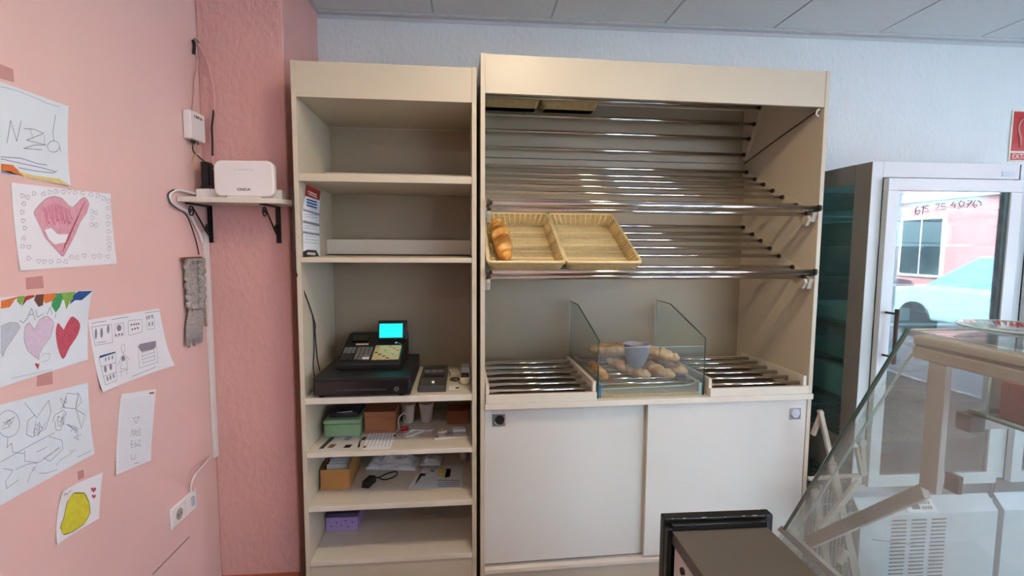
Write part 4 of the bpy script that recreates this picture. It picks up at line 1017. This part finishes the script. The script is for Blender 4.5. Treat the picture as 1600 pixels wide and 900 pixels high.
# macrame hanging
t = thing('woven_hanging', 'grey and white braided cord hanging with tassels on the pink wall', 'wall hanging', (WX+.002, 2.065, 1.49), 0)
def braid(y0, z0, y1, z1, w_=.010, x0=.020):
    m_ = MB(); n = 26
    for ph in (0, PI):
        m_.tube([(x0+.004*math.sin(2*ph+k*1.2), y0+(y1-y0)*k/n+w_*.5*math.cos(ph+k*.9), z0+(z1-z0)*k/n) for k in range(n+1)], w_*.55, 6)
    return m_
braid(-.062, 0, -.058, -.185, .018).build('braid', 'rope', t); braid(.035, 0, .028, -.185, .020).build('braid', 'rope', t)
braid(-.062, -.003, .040, -.003, .016).build('braid', 'rope', t); braid(-.050, -.185, .028, -.190, .022).build('braid', 'rope', t)
T([(.012, -.085, .004), (.012, .055, .004)], .006, 8).build('dowel', 'brown', t)
m_ = B(.008, .014, -.048, .020, -.18, -.01); m_.build('panel', 'rope', t)
for k in range(9):
    y = -.066+.0125*k; ln = .145+.012*math.sin(k*1.9)
    MB().tube([(.018, y*.8, -.188), (.016, y-.010, -.26), (.014, y-.016, -.188-ln)], [.0065, .006, .0055], 6).build('tassel', 'rope', t)
MB().tube([(.016, .055, -.2), (.014, .060, -.28)], .005, 6).build('tassel', 'rope', t)

# ------------------------------------------------------------------ EXTINTOR sign on the back wall
t = thing('extinguisher_sign', 'red fire extinguisher sign on the back wall above the fridges', 'sign', (3.205, WB-.004, 2.200), 0)
B(-.115, .115, -.002, .003, -.145, .145).build('sign_plate', 'cream', t, bevel=.0005)
B(-.105, .105, -.003, -.0021, -.085, .137).build('sign_field', 'red', t); B(-.105, .105, -.003, -.0021, -.137, -.096).build('sign_field', 'red', t)
mtx = Matrix.Translation((0, -.0034, -.1165)) @ Matrix.Rotation(PI/2, 4, 'X')
text_mesh('lettering', 'EXTINTOR', .040, 'cream', t, mtx, sx=.98)
MB().tube(catmull([(-.052, -.0045, -.06), (-.055, -.0045, -.01), (-.072, -.0045, .045), (-.055, -.0045, .088), (-.01, -.0045, .10), (.02, -.0045, .09)]), .006, 6, flat=.3).build('hose_symbol', 'cream', t)
MB().prism([(0, -.07), (.05, -.07), (.05, .05), (.035, .075), (.015, .075), (0, .05)], 'y', -.0042, -.0032).build('extinguisher_symbol', 'cream', t)
MB().prism([(.01, .078), (.04, .078), (.055, .098), (.005, .092)], 'y', -.0042, -.0032).build('extinguisher_symbol', 'cream', t)

# ------------------------------------------------------------------ glass-door fridges
FX0, FX1, FY0, FY1, FZ = 0, .684, 0, .62, 1.918
def fridge(label, loc):
    t = thing('glass_door_fridge', label, 'fridge', loc, 0, 'glass-door fridges along the back wall')
    # cabinet shell
    B(0, .018, 0, .090, .40, FZ).build('side_post', 'fridgeside', t, bevel=.003)
    B(0, .018, .54, .62, .40, FZ).build('side_post', 'fridgeside', t)
    B(0, .018, .0905, .5395, 1.833, FZ).build('side_rail', 'fridgeside', t); B(0, .018, .0905, .5395, .40, .675).build('side_rail', 'fridgeside', t)
    B(.005, .012, .0905, .5395, .6755, 1.8325).build('side_glass', 'glassfs', t)
    B(.666, .684, 0, .62, .40, FZ).build('side_panel', 'fridgein', t)
    B(.0185, .6655, .60, .62, .40, FZ).build('back_panel', 'fridgein', t)
    B(.0185, .6655, .0, .5995, 1.852, FZ).build('top_panel', 'fridge', t)
    B(0, .050, -.004, -.0005, .50, FZ).build('front_post', 'fridge', t, bevel=.001)
    B(.0505, .684, -.004, -.0005, 1.853, FZ).build('front_header', 'fridge', t, bevel=.001)
    B(.600, .660, -.006, -.0042, 1.865, 1.885).build('name_plate', 'greypen', t)
    B(.0185, .6655, .0, .5995, .40, .49).build('bottom_panel', 'fridgein', t)
    # door
    x0, x1, z0, z1, w_ = .052, .672, .492, 1.846, .052
    f = B(x0, x1, -.034, -.006, z1-w_, z1).box(x0, x1, -.034, -.006, z0, z0+w_).box(x0, x0+w_, -.034, -.006, z0+w_, z1-w_).box(x1-w_, x1, -.034, -.006, z0+w_, z1-w_)
    d = f.build('door', 'fridge', t, bevel=.002)
    B(x0+w_, x1-w_, -.026, -.020, z0+w_, z1-w_).build('door_glass', 'glassfr', d)
    B(x0-.001, x1+.001, -.0055, -.0042, z0, z1+.006).box(0, .684, -.006, -.0042, z0-.006, z0-.001).build('gasket', 'gasket', d) if False else None
    g = MB(); g.box(x0-.002, x0+.03, -.0058, -.0042, z0, z1+.004); g.box(x1-.03, x1+.003, -.0058, -.0042, z0, z1+.004); g.box(x0, x1, -.0058, -.0042, z1-.03, z1+.004); g.box(x0, x1, -.0058, -.0042, z0-.004, z0+.03); g.build('gasket', 'gasket', d)
    h = T([(.084, -.085, 1.060), (.084, -.085, 1.295)], .0085, 12)
    h.tube([(.084, -.085, 1.090), (.078, -.034, 1.090)], .005, 8).tube([(.084, -.085, 1.275), (.078, -.034, 1.275)], .005, 8)
    h.build('door_handle', 'cap', d)
    ll = B(.030, .050, .012, .5, 1.842, 1.850).build('added_glow_strip', mat('added_fridge_glow', '#eef8ff', .4, var=0, emit='#dff4ff', estr=18), t)  # unseen glowing strip, added to brighten the inside of the cabinet
    # wire shelves
    for z_ in (.66, .84, 1.02, 1.20, 1.38, 1.56, 1.72):
        s = MB(); s.box(.020, .664, .06, .066, z_, z_+.012); s.box(.020, .664, .585, .591, z_, z_+.012); s.box(.020, .026, .066, .585, z_, z_+.012); s.box(.658, .664, .066, .585, z_, z_+.012)
        for k in range(24): s.box(.04+.026*k, .044+.026*k, .066, .585, z_+.004, z_+.009)
        s.build('wire_shelf', 'alu', t)
    # machine base
    B(0, .684, .0, .62, 0, .398).build('base_cabinet', 'fridge', t, bevel=.002)
    c = MB().prism([(-.0005, .0), (-.055, .0), (-.055, .372), (-.0005, .430)], 'x', .012, .672).build('base_front', 'fridge', t, bevel=.003)
    # control panel on the sloping top
    al = math.atan2(.058, .0545)
    def SP(x, s_, h): return (x, -.055+s_*math.cos(al)-h*math.sin(al), .372+s_*math.sin(al)+h*math.cos(al))
    pn = MB().hexa([SP(x, s_, h) for h in (.0006, .008) for s_ in (.006, .066) for x in (.235, .375)]).build('control_panel', 'white', t, bevel=.002)
    MB().hexa([SP(x, s_, h) for h in (.0082, .0095) for s_ in (.018, .054) for x in (.262, .300)]).build('readout', 'darkg', pn)
    for r_ in range(2):
        for k in range(4): MB().hexa([SP(x, s_, h) for h in (.0082, .0098) for s_ in (.016+.022*r_, .030+.022*r_) for x in (.308+.013*k, .317+.013*k)]).build('panel_button', 'key', pn)
    vsrc = None
    for cx in (.195, .290, .385):
        for k in range(17):
            p = (cx, -.0552, .345-.0178*k)
            if vsrc is None: vsrc = B(-.036, .036, -.0008, .0008, -.003, .003).build('vent_slot', 'gasket', c); vsrc.location = p
            else: share(vsrc, 'vent_slot', c, p)
    return t
f1 = fridge('glass-door fridge with a phone number on its door, beside the bread rack', (1.694, 2.0, 0))
f2 = dup(f1, (2.384, 2.0, 0), 0, 'glass-door fridge at the right edge, under the red sign')
# phone number marked on the first door, scratch on its base
yG = 2.0-.0265
z = zc(1415, 300, 11.85)
num = [z([(235, 270), (190, 310), (180, 390), (215, 420), (265, 380), (255, 335), (195, 345)]), z([(300, 290), (345, 250), (312, 410)]), z([(430, 255), (375, 255), (360, 300), (410, 320), (430, 365), (360, 365)]),
       z([(560, 230), (620, 200), (610, 270), (545, 330), (620, 330)]), z([(740, 215), (670, 220), (655, 270), (740, 270), (740, 320), (655, 325)]),
       z([(900, 180), (840, 250), (930, 260)]), z([(920, 220), (905, 300)]), z([(1080, 240), (1010, 265), (985, 210), (1030, 165), (1085, 190), (1070, 270), (965, 320)]), z([(1150, 160), (1230, 155), (1140, 285)]), z([(1130, 225), (1215, 215)]), z([(1290, 160), (1235, 240), (1290, 285), (1330, 250), (1260, 230)]), z([(1340, 160), (1400, 200), (1390, 260)])]
t2 = bpy.data.objects.new('phone_number', bpy.data.meshes.new('phone_number'))
m_ = MB()
for ln in num:
    pts = [PYp(u, v, yG)-f1.location for u, v in ln]
    m_.tube(pts, .0019, 5)
o = m_.build('phone_number', 'pencil', f1); o['kind'] = 'stuff'
bpy.data.objects.remove(t2)
m_ = MB().tube([PYp(1362, 843, 1.9435)-f1.location, PYp(1380, 845, 1.9435)-f1.location, PYp(1405, 848, 1.9435)-f1.location, PYp(1432, 852, 1.9435)-f1.location], [.003, .0022, .0032, .0015], 6, flat=.3)
m_.build('rust_mark', 'cardr', f1)
# trays and boxes inside the fridge
def inbox(name, label, cat, mm, x0, x1, y0, y1, z0, h):
    o = B(0, x1-x0, 0, y1-y0, 0, h).build(name, mm, bevel=.004); o.location = (1.694+x0, 2.0+y0, z0); return tag(o, label, cat)
inbox('steel_tray', 'deep steel tray on the second highest fridge shelf', 'tray', 'alu', .03, .50, .10, .52, 1.573, .10)
inbox('white_carton', 'white printed carton on the second lowest fridge shelf', 'carton', 'paperb', .03, .30, .12, .45, .853, .14)
inbox('clear_tub', 'pale plastic tub on the middle fridge shelf', 'tub', 'paperb', .03, .34, .12, .48, 1.213, .06)
inbox('flat_carton', 'flat pale carton on the fridge shelf below the middle', 'carton', 'glasslight', .03, .40, .12, .48, 1.033, .05)

# ------------------------------------------------------------------ folded drying rack in the gap
t = thing('folding_ladder', 'small beige folding ladder frame standing behind the display case', 'ladder', (1.5, 1.88, 0))
def bar(a, b, y0, y1, w_=.016, m='wood', nm='leg'):
    p = PYp(a[0], a[1], y0)-t.location; q = PYp(b[0], b[1], y1)-t.location
    d = (q-p).normalized(); x = d.cross(Vector((0, 1, 0))).normalized()*w_; y = Vector((0, .008, 0))
    MB().hexa([e+i*x+j*y for e in (p, q) for j in (-1, 1) for i in (-1, 1)]).build(nm, m, t, bevel=.002)
def foot(a, b, y0): # extend a leg line to the floor
    p = PYp(a[0], a[1], y0); q = PYp(b[0], b[1], y0); k = (p.z-.004)/(p.z-q.z); r = p+(q-p)*k; return r
def leg(a, b, y0, w_=.014):
    p = PYp(a[0], a[1], y0); r = foot(a, b, y0); p = p-t.location; r = r-t.location
    d = (r-p).normalized(); x = d.cross(Vector((0, 1, 0))).normalized()*w_; y = Vector((0, .008, 0))
    MB().hexa([e+i*x+j*y for e in (p, r) for j in (-1, 1) for i in (-1, 1)]).build('leg', 'wood', t, bevel=.002)
leg((1281, 641), (1296, 706), 1.90, .009); leg((1300, 722), (1330, 872), 1.86); leg((1273, 765), (1290, 870), 1.94)
bar((1284, 643), (1270, 680), 1.92, 1.92, .008, nm='brace'); bar((1342, 752), (1286, 822), 1.82, 1.82, .013, nm='brace'); bar((1346, 690), (1349, 742), 1.80, 1.80, .010, nm='brace')
bar((1338, 700), (1346, 742), 1.80, 1.80, .006, nm='brace'); bar((1262, 748), (1350, 742), 1.88, 1.88, .006, nm='rung'); bar((1285, 815), (1345, 800), 1.90, 1.90, .007, nm='rung'); bar((1310, 880), (1322, 860), 1.84, 1.84, .016, nm='brace')
p = PYp(1346, 691, 1.80)-t.location
T([p-Vector((0, .012, 0)), p+Vector((0, .012, 0))], .016, 14).build('hinge_cap', 'alu', t)
t = thing('wire_crate', 'dark green wire crate on the floor behind the ladder', 'crate', (1.545, 2.0, 0))
m_ = MB()
for k in range(12): m_.box(0, .13, .012*0+.045*k, .045*k+.004, .5, .504); m_.box(0, .13, .045*k, .045*k+.004, 0, .004)
for k in range(8): m_.box(.018*k, .018*k+.003, 0, .5, .504, .507)
for x in (0, .127):
    for k in range(12): m_.box(x, x+.003, .045*k, .045*k+.004, .004, .5)
for zz in (.1, .2, .3, .4): m_.box(0, .13, 0, .003, zz, zz+.003)
for k in range(8): m_.box(.018*k, .018*k+.003, 0, .003, 0, .5)
o = m_.build('wire_mesh', mat('green_wire', '#3c5a52', .4, .4), t); o['kind'] = 'stuff'

# ------------------------------------------------------------------ foreground counter
CT = .888
t = thing('dark_counter', 'low dark grey counter with a worn black end rim, in front of the doors', 'counter', (.45, 0, 0))
B(.014, .248, .10, 1.074, CT-.030, CT).build('counter_top', 'counter', t, bevel=.001)
B(0, .2495, 1.075, 1.102, 0, CT+.024).build('end_board', 'blackcol', t, bevel=.003)
B(.250, .268, 1.075, 1.102, CT-.030, CT+.024).build('end_rim', 'blackcol', t, bevel=.002)
B(0, .012, 1.055, 1.0745, 0, CT+.010).build('end_rim', 'blackcol', t, bevel=.002)
B(.0145, .248, 1.062, 1.0745, CT+.0003, CT+.016).build('end_rim', 'blackcol', t, bevel=.002)
B(.016, .030, .10, 1.05, .08, CT-.031).build('side_panel', 'lamgrey', t)
B(.031, .248, .10, 1.05, .02, CT-.031).build('carcass', 'counter', t)
for k in range(6):
    x = .018+.040*k+.014*math.sin(k*5); o = B(x, x+.003+.004*(k % 3), 1.0745, 1.0754, CT+.0236, CT+.0244).build('paint_chip', 'cream', t)
T([(.010, 1.0, CT-.055), (.0155, 1.0, CT-.055)], .008, 12).build('knob', 'black', t)

# ------------------------------------------------------------------ glass display case
XG = .704
t = thing('glass_display_case', 'tall glass pastry case with sloping front, at the right edge', 'display case', (XG, 0, 0))
bot = (1.326, .34); topf = (.735, 1.420)
g = MB().prism([bot, (.735, 1.420), (.12, 1.418), (.12, .34)], 'x', -.003, .004).build('end_glass', 'glassd', t)
def lp(z_): k = (z_-bot[1])/(topf[1]-bot[1]); return bot[0]+(topf[0]-bot[0])*k
T([(0, lp(.915), .915), (0, topf[0], topf[1])], .0036, 6).build('glass_edge', 'glassedge', g)
MB().prism([(bot[0]-.004, bot[1]), (bot[0]+.002, bot[1]), (topf[0]+.002, topf[1]-.02), (topf[0]-.004, topf[1]-.02)], 'x', .0055, 1.35).build('front_glass', 'glass', t)
T([(.010, lp(.93)-.022, .93), (.010, lp(1.38)-.022, 1.38)], .0022, 6).build('edge_reflection', 'glasslight', t)  # pale line put in for the pane's inner reflection and thickness
B(.0045, 1.35, .12, .732, 1.4125, 1.4185).build('top_glass', 'glass', t)
T([(.004, .735, 1.4185), (1.35, .735, 1.4185)], .002, 6).build('top_edge', 'glasslight', t)
l = MB().prism([(.0045, 1.3975), (.030, 1.3975), (.030, 1.4118), (.008, 1.4118), (.0045, 1.408)], 'y', .12, .731).build('lid_rail', 'taupe', t, bevel=.003)
MB().prism([(.0055, 1.394), (.028, 1.394), (.028, 1.397), (.0055, 1.397)], 'y', .12, .726).build('lid_groove', 'cap', t)
MB().prism([(.0045, 1.374), (.030, 1.374), (.030, 1.3935), (.0045, 1.3935)], 'y', .12, .731).build('lid_rail', 'taupe', t, bevel=.003)
B(.006, .016, .672, .702, 1.172, 1.3735).build('frame_post', 'frame', t, bevel=.001)
MB().prism([(.702, 1.176), (.690, 1.158), (.935, .918), (.957, .930)], 'x', .006, .018).build('frame_arm', 'frame', t, bevel=.001)
MB().prism([(1.045, .893), (1.030, .912), (.12, .912), (.12, .893)], 'x', .0045, .016).build('bottom_rail', 'frame', t, bevel=.001)
s = B(.080, 1.34, .12, .700, 1.290, 1.297).build('shelf', 'glass', t); T([(.080, .12, 1.2935), (.080, .700, 1.2935)], .0035, 6).build('shelf_edge', 'glassedge', s); T([(.080, .700, 1.2935), (1.34, .700, 1.2935)], .0032, 6).build('shelf_edge', 'glasslight', s)
B(.072, .1, .690, .714, 1.262, 1.2895).build('shelf_bracket', 'cap', t, bevel=.002); B(.1005, .60, .698, .708, 1.264, 1.2895).build('shelf_bar', 'frame', t)
B(.072, .082, .700, .724, 1.155, 1.185).build('shelf_bracket', 'cap', t, bevel=.002)
B(.0045, 1.35, .12, 1.32, .20, .335).build('case_base', 'taupe', t, bevel=.004)
B(.0045, 1.35, .14, 1.28, 0, .199).build('case_plinth', 'lamgrey', t)
c = PZ(1548, 652, 1.2975)
c.x -= .006
t = thing('clear_container', 'clear plastic container with a red bag, on the case shelf', 'container', (c.x, c.y-.10, 1.2975))
m_ = MB().box(0, .003, 0, .10, 0, .070).box(.157, .16, 0, .10, 0, .070).box(.0031, .1569, .097, .10, 0, .070).box(.0031, .1569, 0, .003, 0, .070).box(.0031, .1569, .0031, .0969, 0, .003)
m_.build('container_body', 'plastic', t, bevel=.001)
T([(0, .10, .002), (.16, .10, .002)], .0025, 6).tube([(0, 0, .002), (0, .10, .002)], .0025, 6).tube([(0, .10, .002), (0, .10, .070)], .0018, 6).build('container_edge', 'glasslight', t)
o = crumple(.145, .085, .40, 11, 12, .064).build('red_bag', 'redbag'); o.location = (c.x+.006, c.y-.094, 1.3015)
tag(o, 'crumpled red bag inside the clear container', 'bag')
c = PZ(1590, 521, 1.4215)
t = thing('glass_dish', 'round clear glass dish on top of the display case', 'dish', (c.x+.01, c.y, 1.4192))
MB().lathe([(0, 0), (.045, 0), (.07, .006), (.078, .010), (.076, .0125), (.045, .004), (0, .004)], 36).build('dish_body', 'plastic', t)
MB().tube([(.078*math.cos(2*PI*k/36), .078*math.sin(2*PI*k/36), .0115) for k in range(36)], .0014, 6, closed=True).build('dish_rim', 'glasslight', t)
